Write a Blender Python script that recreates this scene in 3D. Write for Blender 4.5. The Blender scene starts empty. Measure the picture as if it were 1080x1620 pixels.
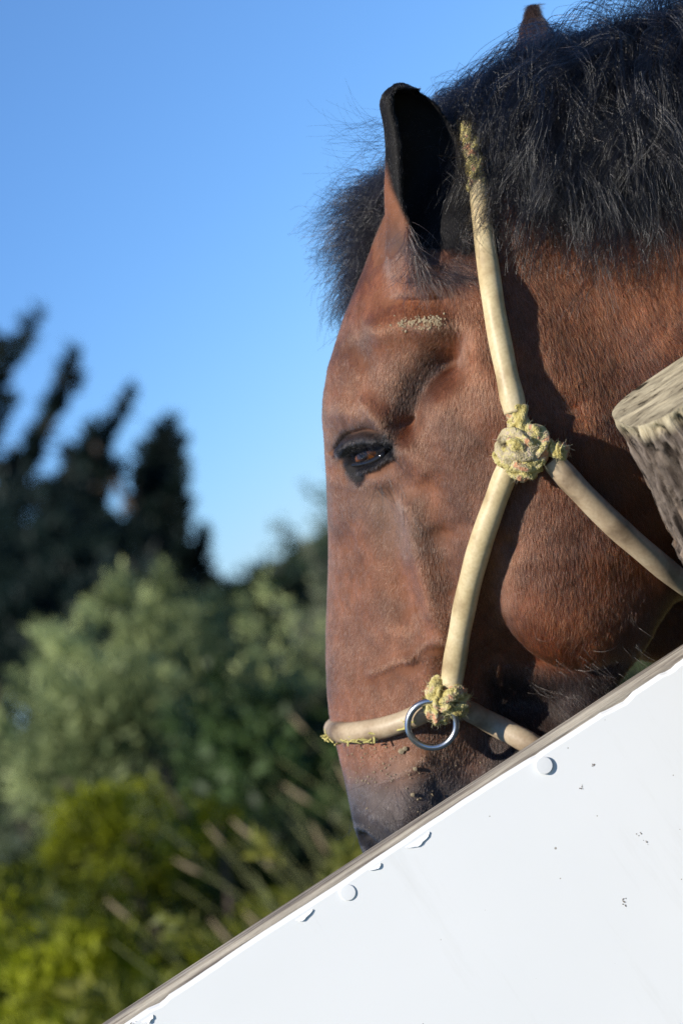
import bpy, math, random, time
import numpy as np
from mathutils import Vector, Matrix
from mathutils.bvhtree import BVHTree

T0 = time.time()
rng = np.random.default_rng(7)
random.seed(7)
scene = bpy.context.scene
COL = scene.collection

# ------------------------------------------------------------------ camera
EYE = 1.45                       # camera height above the ground
DIST = 2.40                      # camera to the plane of the horse's head
ROLL = math.radians(33.2)        # the photographer tilted the camera
FPX = 4800.0                     # focal length counted in photo pixels (1080 x 1620)
CT, ST = math.cos(ROLL), math.sin(ROLL)
R_AX = np.array([CT, 0.0, -ST])  # picture right, in world
U_AX = np.array([ST, 0.0, CT])   # picture up, in world
Y_AX = np.array([0.0, 1.0, 0.0])
CAM = np.array([0.0, 0.0, EYE])
cam_data = bpy.data.cameras.new('camera')
cam = bpy.data.objects.new('camera', cam_data)
COL.objects.link(cam)
cam.matrix_world = Matrix(((R_AX[0], U_AX[0], 0, 0), (0, 0, -1, 0), (R_AX[2], U_AX[2], 0, EYE), (0, 0, 0, 1)))
cam_data.sensor_fit = 'VERTICAL'
cam_data.sensor_height = 36.0
cam_data.sensor_width = 24.0
cam_data.lens = FPX / 1620 * 36.0
cam_data.clip_end = 3000
cam_data.clip_start = 0.05
cam_data.dof.use_dof = True
cam_data.dof.focus_distance = DIST - 0.155
cam_data.dof.aperture_fstop = 7.4
scene.camera = cam

# ------------------------------------------------------------------ light
SUN_LOC = np.array([-0.83, 0.16, -0.53])            # towards the sun: picture right, picture up, depth
SUN_LOC = SUN_LOC / np.linalg.norm(SUN_LOC)
SUN = SUN_LOC[0] * R_AX + SUN_LOC[1] * U_AX + SUN_LOC[2] * Y_AX
sun_el = math.asin(SUN[2])
sun_az = math.atan2(SUN[0], SUN[1])
world = bpy.data.worlds.new('World')
scene.world = world
world.use_nodes = True
wn = world.node_tree.nodes
wl = world.node_tree.links
wn.clear()
wo = wn.new('ShaderNodeOutputWorld')
bg = wn.new('ShaderNodeBackground')
sky = wn.new('ShaderNodeTexSky')
sky.sky_type = 'NISHITA'
sky.sun_disc = False
sky.sun_elevation = sun_el
sky.sun_rotation = sun_az
sky.air_density = 1.0
sky.dust_density = 0.0
sky.ozone_density = 6.0
sky.altitude = 2500
bg.inputs['Strength'].default_value = 0.100
# a clean, deep blue autumn sky: the pale band low down keeps its blue
tcw = wn.new('ShaderNodeTexCoord')
sepw = wn.new('ShaderNodeSeparateXYZ')
wl.new(tcw.outputs['Generated'], sepw.inputs[0])
rw = wn.new('ShaderNodeValToRGB')
rw.color_ramp.elements[0].position = 0.0
rw.color_ramp.elements[0].color = (.56, .76, 1.04, 1)
rw.color_ramp.elements[1].position = 0.22
rw.color_ramp.elements[1].color = (.78, .95, 1.08, 1)
wl.new(sepw.outputs['Z'], rw.inputs[0])
mw = wn.new('ShaderNodeMix')
mw.data_type = 'RGBA'; mw.blend_type = 'MULTIPLY'; mw.inputs[0].default_value = 1
wl.new(sky.outputs[0], mw.inputs[6]); wl.new(rw.outputs[0], mw.inputs[7])
wl.new(mw.outputs[2], bg.inputs[0])
wl.new(bg.outputs[0], wo.inputs[0])
sun_data = bpy.data.lights.new('sun', 'SUN')
sun_data.energy = 5.0
sun_data.angle = math.radians(0.53)
sun_data.color = (1.0, 0.93, 0.82)
sun_ob = bpy.data.objects.new('sun', sun_data)
COL.objects.link(sun_ob)
sun_ob.rotation_euler = Vector(SUN).to_track_quat('Z', 'Y').to_euler()
sun_ob.location = Vector(SUN * 20)
scene.view_settings.view_transform = 'Standard'
scene.view_settings.look = 'None'
scene.view_settings.exposure = 0.36
scene.view_settings.gamma = 1.0
scene.view_settings.use_curve_mapping = False
scene.cycles.use_denoising = True
scene.cycles.denoiser = 'OPENIMAGEDENOISE'
scene.cycles.denoising_input_passes = 'RGB_ALBEDO_NORMAL'
scene.cycles.denoising_prefilter = 'NONE'
scene.cycles.max_bounces = 8
scene.cycles.transparent_max_bounces = 8
scene.cycles_curves.shape = 'RIBBONS'
scene.cycles_curves.subdivisions = 2

# ------------------------------------------------------------------ frames
def loc2w(p):
    """picture-aligned local metres (right, depth, up; origin at the middle of the head plane) -> world"""
    p = np.asarray(p, float)
    return CAM + (DIST + p[..., 1:2]) * Y_AX + p[..., 0:1] * R_AX + p[..., 2:3] * U_AX

def w2loc(p):
    d = np.asarray(p, float) - CAM
    return np.stack([d @ R_AX, d[..., 1] - DIST, d @ U_AX], -1)

def px2loc(px, py, y=0.0):
    px, py, y = np.broadcast_arrays(np.asarray(px, float), np.asarray(py, float), np.asarray(y, float))
    s = (DIST + y) / FPX
    return np.stack([(px - 540) * s, y, (810 - py) * s], -1)

def loc2px(p):
    s = FPX / (DIST + p[..., 1])
    return 540 + p[..., 0] * s, 810 - p[..., 2] * s

def px2w(px, py, D):
    return loc2w(px2loc(px, py, np.asarray(D, float) - DIST))

# ------------------------------------------------------------------ numpy noise
_perm = rng.random((64, 64, 64)).astype(np.float32)
def vnoise(p):
    p = np.asarray(p, np.float32)
    i = np.floor(p).astype(np.int64)
    f = p - i
    f = f * f * (3 - 2 * f)
    i &= 63
    j = (i + 1) & 63
    x0, y0, z0 = i[..., 0], i[..., 1], i[..., 2]
    x1, y1, z1 = j[..., 0], j[..., 1], j[..., 2]
    fx, fy, fz = f[..., 0], f[..., 1], f[..., 2]
    c = _perm
    a = c[x0, y0, z0] * (1 - fx) + c[x1, y0, z0] * fx
    b = c[x0, y1, z0] * (1 - fx) + c[x1, y1, z0] * fx
    d = c[x0, y0, z1] * (1 - fx) + c[x1, y0, z1] * fx
    e = c[x0, y1, z1] * (1 - fx) + c[x1, y1, z1] * fx
    return (a * (1 - fy) + b * fy) * (1 - fz) + (d * (1 - fy) + e * fy) * fz   # 0..1

def fbm(p, n=4):
    p = np.asarray(p, np.float32)
    s = 0; a = 0.5; t = 0
    for _ in range(n):
        s = s + a * vnoise(p); t += a
        p = p * 2.03 + 11.7; a *= 0.5
    return s / t

def sstep(a, b, x):
    t = np.clip((x - a) / (b - a), 0, 1)
    return t * t * (3 - 2 * t)

def pl_dist(qx, qy, pts):
    """distance of points to a polyline in 2D"""
    best = np.full(np.shape(qx), 1e9)
    if len(pts) == 1:
        return np.hypot(qx - pts[0][0], qy - pts[0][1])
    for (x0, y0), (x1, y1) in zip(pts[:-1], pts[1:]):
        dx, dy = x1 - x0, y1 - y0
        t = np.clip(((qx - x0) * dx + (qy - y0) * dy) / (dx * dx + dy * dy), 0, 1)
        best = np.minimum(best, np.hypot(qx - x0 - t * dx, qy - y0 - t * dy))
    return best

# ------------------------------------------------------------------ materials
def mat(name):
    m = bpy.data.materials.new(name)
    m.use_nodes = True
    nt = m.node_tree
    b = nt.nodes['Principled BSDF']
    return m, nt, b

def N(nt, kind, **kw):
    n = nt.nodes.new(kind)
    for k, v in kw.items():
        if k in n.inputs.keys():
            n.inputs[k].default_value = v
        else:
            setattr(n, k, v)
    return n

def ramp(nt, stops, fac):
    r = nt.nodes.new('ShaderNodeValToRGB')
    el = r.color_ramp.elements
    while len(el) < len(stops):
        el.new(0.5)
    for e, (p, c) in zip(el, stops):
        e.position = p
        e.color = (*c, 1) if len(c) == 3 else c
    nt.links.new(fac, r.inputs[0])
    return r

def bump(nt, height, strength, dist, prev=None):
    b = nt.nodes.new('ShaderNodeBump')
    b.inputs['Strength'].default_value = strength
    b.inputs['Distance'].default_value = dist
    nt.links.new(height, b.inputs['Height'])
    if prev is not None:
        nt.links.new(prev, b.inputs['Normal'])
    return b.outputs[0]

def attr_material(name, rough=0.6, spec=0.3, bump_scale=None, bump_dist=0.0005, trans=0.0, attr='pigment'):
    m, nt, b = mat(name)
    a = N(nt, 'ShaderNodeAttribute', attribute_name=attr)
    nt.links.new(a.outputs['Color'], b.inputs['Base Color'])
    b.inputs['Roughness'].default_value = rough
    b.inputs['Specular IOR Level'].default_value = spec
    if bump_scale:
        n = N(nt, 'ShaderNodeTexNoise', Scale=bump_scale, Detail=4.0)
        g = N(nt, 'ShaderNodeNewGeometry')
        nt.links.new(g.outputs['Position'], n.inputs['Vector'])
        nt.links.new(bump(nt, n.outputs[0], 0.6, bump_dist), b.inputs['Normal'])
    if trans:
        out = nt.nodes['Material Output']
        tr = N(nt, 'ShaderNodeBsdfTranslucent')
        nt.links.new(a.outputs['Color'], tr.inputs[0])
        mx = N(nt, 'ShaderNodeMixShader', Fac=trans)
        nt.links.new(b.outputs[0], mx.inputs[1]); nt.links.new(tr.outputs[0], mx.inputs[2])
        nt.links.new(mx.outputs[0], out.inputs[0])
    return m

def hair_material(name, attr=True, color=(0.01, 0.01, 0.012), rough=0.35, rrough=0.45, coat=0.0, ior=1.45):
    m = bpy.data.materials.new(name)
    m.use_nodes = True
    nt = m.node_tree
    nt.nodes.remove(nt.nodes['Principled BSDF'])
    h = N(nt, 'ShaderNodeBsdfHairPrincipled')
    h.parametrization = 'COLOR'
    if attr:
        a = N(nt, 'ShaderNodeAttribute', attribute_name='pigment')
        nt.links.new(a.outputs['Color'], h.inputs['Color'])
    else:
        h.inputs['Color'].default_value = (*color, 1)
    h.inputs['Roughness'].default_value = rough
    h.inputs['Radial Roughness'].default_value = rrough
    h.inputs['Random Roughness'].default_value = 0.3
    h.inputs['IOR'].default_value = ior
    h.inputs['Coat'].default_value = coat
    nt.links.new(h.outputs[0], nt.nodes['Material Output'].inputs[0])
    return m

# ------------------------------------------------------------------ objects
def mesh_obj(name, v, faces, material=None, parent=None, smooth=True, colors=None, cname='pigment', origin=None):
    """world-space vertices; faces an (n,3)/(n,4) array or a list of tuples"""
    v = np.asarray(v, np.float64)
    me = bpy.data.meshes.new(name)
    if origin is None:
        origin = np.array(parent.matrix_world.translation) if parent is not None else v.mean(0)
    vv = v - origin
    if isinstance(faces, np.ndarray):
        faces = faces.astype(np.int32)
        k = faces.shape[1]
        me.vertices.add(len(vv)); me.vertices.foreach_set('co', vv.astype(np.float32).ravel())
        me.loops.add(faces.size); me.loops.foreach_set('vertex_index', faces.ravel())
        me.polygons.add(len(faces)); me.polygons.foreach_set('loop_start', np.arange(len(faces), dtype=np.int32) * k)
        me.update(calc_edges=True)
    else:
        me.from_pydata([tuple(p) for p in vv], [], faces)
    if smooth:
        me.polygons.foreach_set('use_smooth', np.ones(len(me.polygons), bool))
    if colors is not None:
        a = me.color_attributes.new(cname, 'FLOAT_COLOR', 'POINT')
        c = np.ones((len(vv), 4), np.float32); c[:, :3] = colors
        a.data.foreach_set('color', c.ravel())
    me.validate()
    o = bpy.data.objects.new(name, me)
    COL.objects.link(o)
    if parent is not None:
        o.parent = parent
        o.location = Vector(origin) - parent.matrix_world.translation
    else:
        o.location = Vector(origin)
    if material is not None:
        me.materials.append(material)
    return o

def empty(name, loc, label=None, cat=None, group=None):
    o = bpy.data.objects.new(name, None)
    o.empty_display_size = 0.1
    o.location = Vector(loc)
    o.matrix_world = Matrix.Translation(Vector(loc))
    COL.objects.link(o)
    return tag(o, label, cat, group)

def tag(o, label=None, cat=None, group=None, kind=None):
    if label: o['label'] = label
    if cat: o['category'] = cat
    if group: o['group'] = group
    if kind: o['kind'] = kind
    return o

def curves_obj(name, strands, radius, material, parent, colors=None):
    """strands: (n, k, 3) world points; radius: (n, k) or (k,)"""
    n, k, _ = strands.shape
    hc = bpy.data.hair_curves.new(name)
    hc.add_curves([k] * n)
    org = np.array(parent.matrix_world.translation)
    hc.attributes['position'].data.foreach_set('vector', (strands - org).astype(np.float32).ravel())
    r = np.broadcast_to(radius, (n, k)).astype(np.float32)
    ra = hc.attributes.get('radius') or hc.attributes.new('radius', 'FLOAT', 'POINT')
    ra.data.foreach_set('value', np.ascontiguousarray(r).ravel())
    if colors is not None:
        a = hc.attributes.new('pigment', 'FLOAT_COLOR', 'CURVE')
        c = np.ones((n, 4), np.float32); c[:, :3] = colors
        a.data.foreach_set('color', c.ravel())
    o = bpy.data.objects.new(name, hc)
    COL.objects.link(o)
    o.parent = parent
    hc.materials.append(material)
    return o

def catmull(pts, n):
    pts = np.asarray(pts, float)
    P = np.vstack([2 * pts[0] - pts[1], pts, 2 * pts[-1] - pts[-2]])
    m = len(pts) - 1
    t = np.linspace(0, m, n)
    i = np.minimum(t.astype(int), m - 1)
    f = (t - i)[:, None]
    p0, p1, p2, p3 = P[i], P[i + 1], P[i + 2], P[i + 3]
    return 0.5 * (2 * p1 + (p2 - p0) * f + (2 * p0 - 5 * p1 + 4 * p2 - p3) * f ** 2 + (3 * p1 - p0 - 3 * p2 + p3) * f ** 3)

def tube_geo(path, rad, seg=16, cap=True, disp=None):
    """tube along path (n,3), parallel-transport frames; rad scalar or (n,). disp(theta, s, pts)->factor"""
    path = np.asarray(path, float)
    n = len(path)
    rad = np.broadcast_to(rad, (n,)).astype(float)
    tan = np.gradient(path, axis=0)
    tan /= np.linalg.norm(tan, axis=1)[:, None] + 1e-12
    ref = np.array([0, 1.0, 0.02]) if abs(tan[0, 1]) < 0.9 else np.array([1.0, 0, 0])
    u = np.cross(tan[0], ref); u /= np.linalg.norm(u)
    U = [u]
    for i in range(1, n):
        u = U[-1] - tan[i] * (U[-1] @ tan[i])
        u /= np.linalg.norm(u)
        U.append(u)
    U = np.array(U); V = np.cross(tan, U)
    th = np.linspace(0, 2 * math.pi, seg, endpoint=False)
    rr = rad[:, None] * np.ones((1, seg))
    if disp is not None:
        rr = rr * disp(th[None, :] + 0 * rr, np.linspace(0, 1, n)[:, None] + 0 * rr)
    ring = path[:, None, :] + rr[..., None] * (np.cos(th)[None, :, None] * U[:, None, :] + np.sin(th)[None, :, None] * V[:, None, :])
    v = ring.reshape(-1, 3)
    f = []
    for i in range(n - 1):
        a = i * seg + np.arange(seg); b = i * seg + (np.arange(seg) + 1) % seg
        f.append(np.stack([a, b, b + seg, a + seg], 1))
    f = np.concatenate(f)
    if cap:
        v = np.vstack([v, path[0], path[-1]])
        c0, c1 = len(v) - 2, len(v) - 1
        a = np.arange(seg); b = (a + 1) % seg
        f0 = np.stack([b, a, np.full(seg, c0), np.full(seg, c0)], 1)
        o = (n - 1) * seg
        f1 = np.stack([o + a, o + b, np.full(seg, c1), np.full(seg, c1)], 1)
        faces = [tuple(q) for q in f] + [tuple(q[:3]) for q in f0] + [tuple(q[:3]) for q in f1]
        return v, faces
    return v, [tuple(q) for q in f]

def merge_geo(parts):
    V, F, o = [], [], 0
    for v, f in parts:
        V.append(np.asarray(v)); F += [tuple(int(i) + o for i in q) for q in f]; o += len(v)
    return np.vstack(V), F

def box_geo(x0, x1, y0, y1, z0, z1):
    v = np.array([(x, y, z) for x in (x0, x1) for y in (y0, y1) for z in (z0, z1)], float)
    return v, [(0, 1, 3, 2), (4, 6, 7, 5), (0, 4, 5, 1), (2, 3, 7, 6), (0, 2, 6, 4), (1, 5, 7, 3)]

def face_normals_v(v, q):
    d1 = v[q[:, 2]] - v[q[:, 0]]; d2 = v[q[:, 3]] - v[q[:, 1]]
    fn = np.cross(d1, d2)
    vn = np.zeros_like(v)
    for k in range(4):
        np.add.at(vn, q[:, k], fn)
    return vn / (np.linalg.norm(vn, axis=1)[:, None] + 1e-12)

# ================================================================== GROUND
def ground():
    n = 90
    t = np.linspace(-1, 1, n)
    ax = np.sign(t) * (np.abs(t) ** 3) * 1200
    X, Y = np.meshgrid(ax, ax, indexing='ij')
    Z = (fbm(np.stack([X * 0.08, Y * 0.08, X * 0], -1), 3) - 0.5) * 0.25 * sstep(3, 9, np.hypot(X, Y - 2.5))
    v = np.stack([X, Y, Z], -1).reshape(-1, 3)
    i = np.arange(n * n).reshape(n, n)
    q = np.stack([i[:-1, :-1], i[1:, :-1], i[1:, 1:], i[:-1, 1:]], -1).reshape(-1, 4)
    m, nt, b = mat('meadow_ground')
    g = N(nt, 'ShaderNodeNewGeometry')
    nz = N(nt, 'ShaderNodeTexNoise', Scale=1.7, Detail=8.0)
    nt.links.new(g.outputs['Position'], nz.inputs['Vector'])
    r = ramp(nt, [(0.3, (0.03, 0.04, 0.012)), (0.5, (0.05, 0.075, 0.02)), (0.7, (0.11, 0.10, 0.045))], nz.outputs[0])
    nt.links.new(r.outputs[0], b.inputs['Base Color'])
    b.inputs['Roughness'].default_value = 0.95
    nt.links.new(bump(nt, nz.outputs[0], 0.8, 0.05), b.inputs['Normal'])
    o = mesh_obj('ground', v, q, m, origin=np.zeros(3))
    tag(o, kind='structure')
ground()

# ================================================================== HORSE (implicit surface -> one continuous mesh)
ALPHA = math.radians(25)
CA, SA = math.cos(ALPHA), math.sin(ALPHA)
FWD = np.array([-CA, SA])       # head's forward in (right, depth)
NEAR = np.array([-SA, -CA])     # outward normal of the head's near side

#   py : silhouette left, hidden right edge, half width (m), exponent
HEAD = np.array([
    (205, 735, 790, .018, 2.0), (225, 712, 815, .036, 2.0), (260, 690, 845, .052, 2.1), (300, 662, 868, .068, 2.2),
    (340, 632, 885, .082, 2.3), (380, 606, 905, .093, 2.4), (420, 587, 930, .101, 2.4), (460, 565, 955, .106, 2.4),
    (500, 547, 980, .108, 2.4), (540, 532, 1000, .110, 2.4), (580, 520, 1018, .111, 2.4), (620, 513, 1034, .111, 2.45),
    (660, 510, 1046, .109, 2.4), (700, 513, 1054, .105, 2.35), (740, 515, 1058, .100, 2.3), (780, 517, 1058, .096, 2.25),
    (850, 519, 1054, .088, 2.2), (900, 519, 1046, .083, 2.15), (950, 517, 1034, .078, 2.1), (1000, 515, 1016, .074, 2.1),
    (1050, 515, 990, .070, 2.1), (1100, 517, 962, .067, 2.1), (1140, 521, 940, .0655, 2.1), (1180, 531, 915, .064, 2.1),
    (1220, 541, 885, .063, 2.1), (1260, 549, 855, .062, 2.1), (1300, 557, 830, .061, 2.1), (1340, 568, 805, .057, 2.1),
    (1380, 586, 778, .051, 2.1), (1410, 605, 750, .043, 2.0), (1435, 630, 720, .030, 2.0), (1450, 655, 700, .014, 2.0)], float)

def axis(segments):
    """rectilinear grid axis from (start, stop, step) pieces"""
    out = []
    for a, b, h in segments:
        n = max(1, int(round((b - a) / h)))
        out.append(np.linspace(a, b, n, endpoint=False))
    out.append([segments[-1][1]])
    return np.concatenate(out)

def grow(a, b, h0, h1):
    """coordinates from a to b whose spacing grows from h0 to h1 (a excluded, b included)"""
    xs = [0.0]; L = abs(b - a); h = h0
    while xs[-1] < L:
        xs.append(xs[-1] + h); h = min(h * 1.12, h1)
    xs = np.array(xs[1:]) * (L / xs[-1])
    return a + np.sign(b - a) * xs

def lx(px): return (px - 540) / 2000.0
def lz(py): return (810 - py) / 2000.0

gx = axis([(lx(470), lx(515), .0024), (lx(515), lx(635), .0013), (lx(635), lx(1130), .0024)])
gx = np.concatenate([gx, grow(gx[-1], 2.95, .004, .05)])
gx = np.concatenate([grow(gx[0], -0.07, .004, .02)[::-1], gx])
gz = axis([(lz(1475), lz(775), .0024), (lz(775), lz(670), .0013), (lz(670), lz(-10), .0024)])
gz = np.concatenate([grow(gz[0], -0.95, .005, .05)[::-1], gz, grow(gz[-1], 1.75, .005, .05)])
gy = axis([(-.155, .13, .0026)])
gy = np.concatenate([grow(gy[0], -.19, .004, .02)[::-1], gy, grow(gy[-1], .95, .004, .045)])
gx, gy, gz = gx.astype(np.float32), gy.astype(np.float32), gz.astype(np.float32)
FLD = np.full((len(gx), len(gy), len(gz)), 0.5, np.float32)

def block(x0, x1, y0, y1, z0, z1):
    i0, i1 = np.searchsorted(gx, x0), np.searchsorted(gx, x1)
    j0, j1 = np.searchsorted(gy, y0), np.searchsorted(gy, y1)
    k0, k1 = np.searchsorted(gz, z0), np.searchsorted(gz, z1)
    s = (slice(i0, i1), slice(j0, j1), slice(k0, k1))
    return s, gx[s[0]][:, None, None], gy[s[1]][None, :, None], gz[s[2]][None, None, :]

def smin(a, b, k):
    h = np.maximum(k - np.abs(a - b), 0) / k
    return np.minimum(a, b) - h * h * k * 0.25

def smax(a, b, k):
    return -smin(-a, -b, k)

def union(s, f, k):
    FLD[s] = smin(FLD[s], f.astype(np.float32), np.float32(k))

# head
XREF = lx(770)
def head_field():
    s, x, y, z = block(-.07, .40, -.19, .33, lz(1462), lz(195))
    py = 810 - gz[s[2]] * 2000
    xl, xr, b, n = [np.interp(py, HEAD[:, 0], HEAD[:, i]) for i in (1, 2, 3, 4)]
    xl = lx(xl); xr = lx(xr)
    # smooth the tables along the axis
    def sm(t, w=15):
        k = np.hanning(w); k /= k.sum()
        return np.convolve(np.pad(t, w // 2, 'edge'), k, 'valid')
    xl, xr, b, n = sm(xl, 9), sm(xr), sm(b), sm(n)
    q = n / (n - 1)
    e = (xr - xl) / 2
    a = np.maximum(np.maximum(e ** q - (b * SA) ** q, 0) ** (1 / q) / CA, .4 * e)
    cx = (xl + xr) / 2
    cy = -(cx - XREF) * SA / CA
    A = lambda t: t.astype(np.float32)[None, None, :]
    P = x - A(cx); Q = y - A(cy)
    sa = P * np.float32(FWD[0]) + Q * np.float32(FWD[1])
    ta = P * np.float32(NEAR[0]) + Q * np.float32(NEAR[1])
    kb = np.interp(py, (880, 960, 1040, 1120, 1250, 1350), (0, .20, .62, .70, .50, .15))
    back = np.clip((-sa / A(a) + .12) / .55, 0, 1); back = back * back * (3 - 2 * back)
    f = (np.abs(sa) / A(a)) ** A(n) + (np.abs(ta) / (A(b) * (1 - A(kb) * back))) ** A(n)
    f = (f ** (1 / A(n)) - 1) * A(np.minimum(a, b))
    union(s, f, .004)
head_field()

def ellipsoid(c, r, k, yaw=0.0, roll=0.0):
    """c, r in local metres; yaw turns about picture-up, roll in the picture plane"""
    m = max(r) * 1.5 + k
    s, x, y, z = block(c[0] - m, c[0] + m, c[1] - m, c[1] + m, c[2] - m, c[2] + m)
    X, Y, Z = x - c[0], y - c[1], z - c[2]
    cr, sr = math.cos(roll), math.sin(roll)
    X, Z = X * cr + Z * sr, -X * sr + Z * cr
    cyw, syw = math.cos(yaw), math.sin(yaw)
    X, Y = X * cyw + Y * syw, -X * syw + Y * cyw
    f = (np.sqrt((X / r[0]) ** 2 + (Y / r[1]) ** 2 + (Z / r[2]) ** 2) - 1) * min(r)
    union(s, f, k)

def capsule(a, b, ra, rb, k, ys=1.0):
    a, b = np.array(a, float), np.array(b, float)
    m = max(ra, rb) + k
    lo, hi = np.minimum(a, b) - m, np.maximum(a, b) + m
    s, x, y, z = block(lo[0], hi[0], lo[1], hi[1], lo[2], hi[2])
    sc = np.array([1, 1 / ys, 1])
    A, B = a * sc, b * sc
    d = B - A; L2 = d @ d
    X, Y, Z = x - A[0], y / ys - A[1], z - A[2]
    t = np.clip((X * d[0] + Y * d[1] + Z * d[2]) / L2, 0, 1)
    X, Y, Z = X - t * d[0], Y - t * d[1], Z - t * d[2]
    f = (np.sqrt(X * X + Y * Y + Z * Z) - (ra + (rb - ra) * t)) * (0.5 + 0.5 * ys)
    union(s, f, k)

# jaw muscle, near and far side
jc = px2loc(900, 885, -.068)
ellipsoid(jc, (.066, .036, .085), .016, yaw=ALPHA * 0.55, roll=math.radians(12))
ellipsoid(jc + np.array([.075, .15, 0]), (.066, .036, .085), .012, yaw=ALPHA, roll=math.radians(12))
# neck
capsule((lx(880), .008, lz(425)), (lx(1080), .005, lz(490)), .128, .205, .035, ys=.48)
nb = w2loc(np.array([.80, 2.40 + .21, 1.17]))
capsule((lx(1080), .005, lz(490)), nb, .205, .30, .06, ys=.50)
# shoulders, barrel, rump, legs
bw = lambda x, y, z: w2loc(np.array([x, y, z]))
capsule(nb, bw(1.12, 2.68, 1.10), .30, .31, .08, ys=.75)
capsule(bw(1.12, 2.68, 1.12), bw(2.05, 2.70, 1.14), .30, .29, .08, ys=.9)
capsule(bw(2.05, 2.70, 1.14), bw(2.25, 2.70, 1.12), .29, .25, .08, ys=.9)
for fx, fy in ((.98, -.14), (.98, .14), (2.28, -.14), (2.28, .14)):
    y0 = 2.69 + fy
    hind = fx > 2
    knee = bw(fx + (.10 if hind else 0), y0, .48)
    capsule(bw(fx, y0, .95), knee, .12 if hind else .09, .052, .05)
    capsule(knee, bw(fx + (.03 if hind else 0), y0, .10), .045, .036, .02)
    capsule(bw(fx + (.03 if hind else 0), y0, .10), bw(fx - .03, y0, .045), .042, .05, .02)

# ears : a crescent-section shell that closes into the skull
def ear(rows, cy0, o_top, o_bot, thick, k):
    rows = np.array(rows, float)
    sc_ = (DIST + cy0) / DIST          # the outline as it stands at the ear's own distance
    rows[:, 0] = 810 + (rows[:, 0] - 810) * sc_; rows[:, 1:] = 540 + (rows[:, 1:] - 540) * sc_
    s, x, y, z = block(lx(rows[:, 1].min()) - .03, lx(rows[:, 2].max()) + .03, cy0 - .06, cy0 + .07, lz(rows[-1, 0]), lz(rows[0, 0]))
    py = 810 - gz[s[2]] * 2000
    l = np.interp(py, rows[:, 0], rows[:, 1]); r = np.interp(py, rows[:, 0], rows[:, 2])
    def sm(t, w=9):
        kk = np.hanning(w); kk /= kk.sum()
        return np.convolve(np.pad(t, w // 2, 'edge'), kk, 'valid')
    l, r = sm(lx(l)), sm(lx(r))
    R = np.maximum((r - l) / 1.82, .0004)
    cx = l + R
    u = np.interp(py, (rows[0, 0], rows[-1, 0]), (0, 1))
    ang = o_top + (o_bot - o_top) * u
    cyv = cy0 + .012 * (1 - u)
    A = lambda t: np.asarray(t, np.float32)[None, None, :]
    ys = .80
    P, Q = x - A(cx), (y - A(cyv)) / ys
    wall = np.minimum(.0034, R * .42)
    rad = np.sqrt(P * P + Q * Q)
    shell = np.abs(rad - A(R - wall)) - A(wall)
    half = np.radians(np.interp(u, (0, .15, .55, .85, 1), (70, 86, 84, 66, 40)))      # half angle of the opening
    hc, hs = np.cos(half), np.sin(half)
    po = P * A(np.cos(ang)) + Q * A(np.sin(ang))
    f = smax(shell, po - A(R * hc), .003)
    tipf = np.sqrt(P * P + Q * Q) - A(R)
    f = np.where(A(u) < .035, tipf, f)
    # the funnel closes towards the skull
    plug = smax(rad - A(R - .001), A((.92 - u) * .17) + (po + A(R * .1)) * .45, .004)
    f = smin(f, plug, .006)
    union(s, f, k)
    return dict(z=gz[s[2]], cx=cx, cy=cyv, R=R, ang=ang, ys=ys)

EAR_NEAR = ear([(129, 630, 634), (133, 619, 650), (139, 608, 664), (149, 601, 682), (165, 599, 700), (195, 606, 721), (225, 609, 734),
                (260, 609, 744), (300, 607, 751), (350, 609, 754), (390, 613, 752), (430, 622, 745), (470, 640, 735)],
               -.082, math.radians(-54), math.radians(-46), .16, .016)
ear([(0, 840, 846), (6, 835, 852), (20, 828, 864), (50, 822, 882), (90, 812, 900), (150, 800, 915), (220, 800, 915)],
    .10, math.radians(40), math.radians(40), .16, .012)

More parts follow.
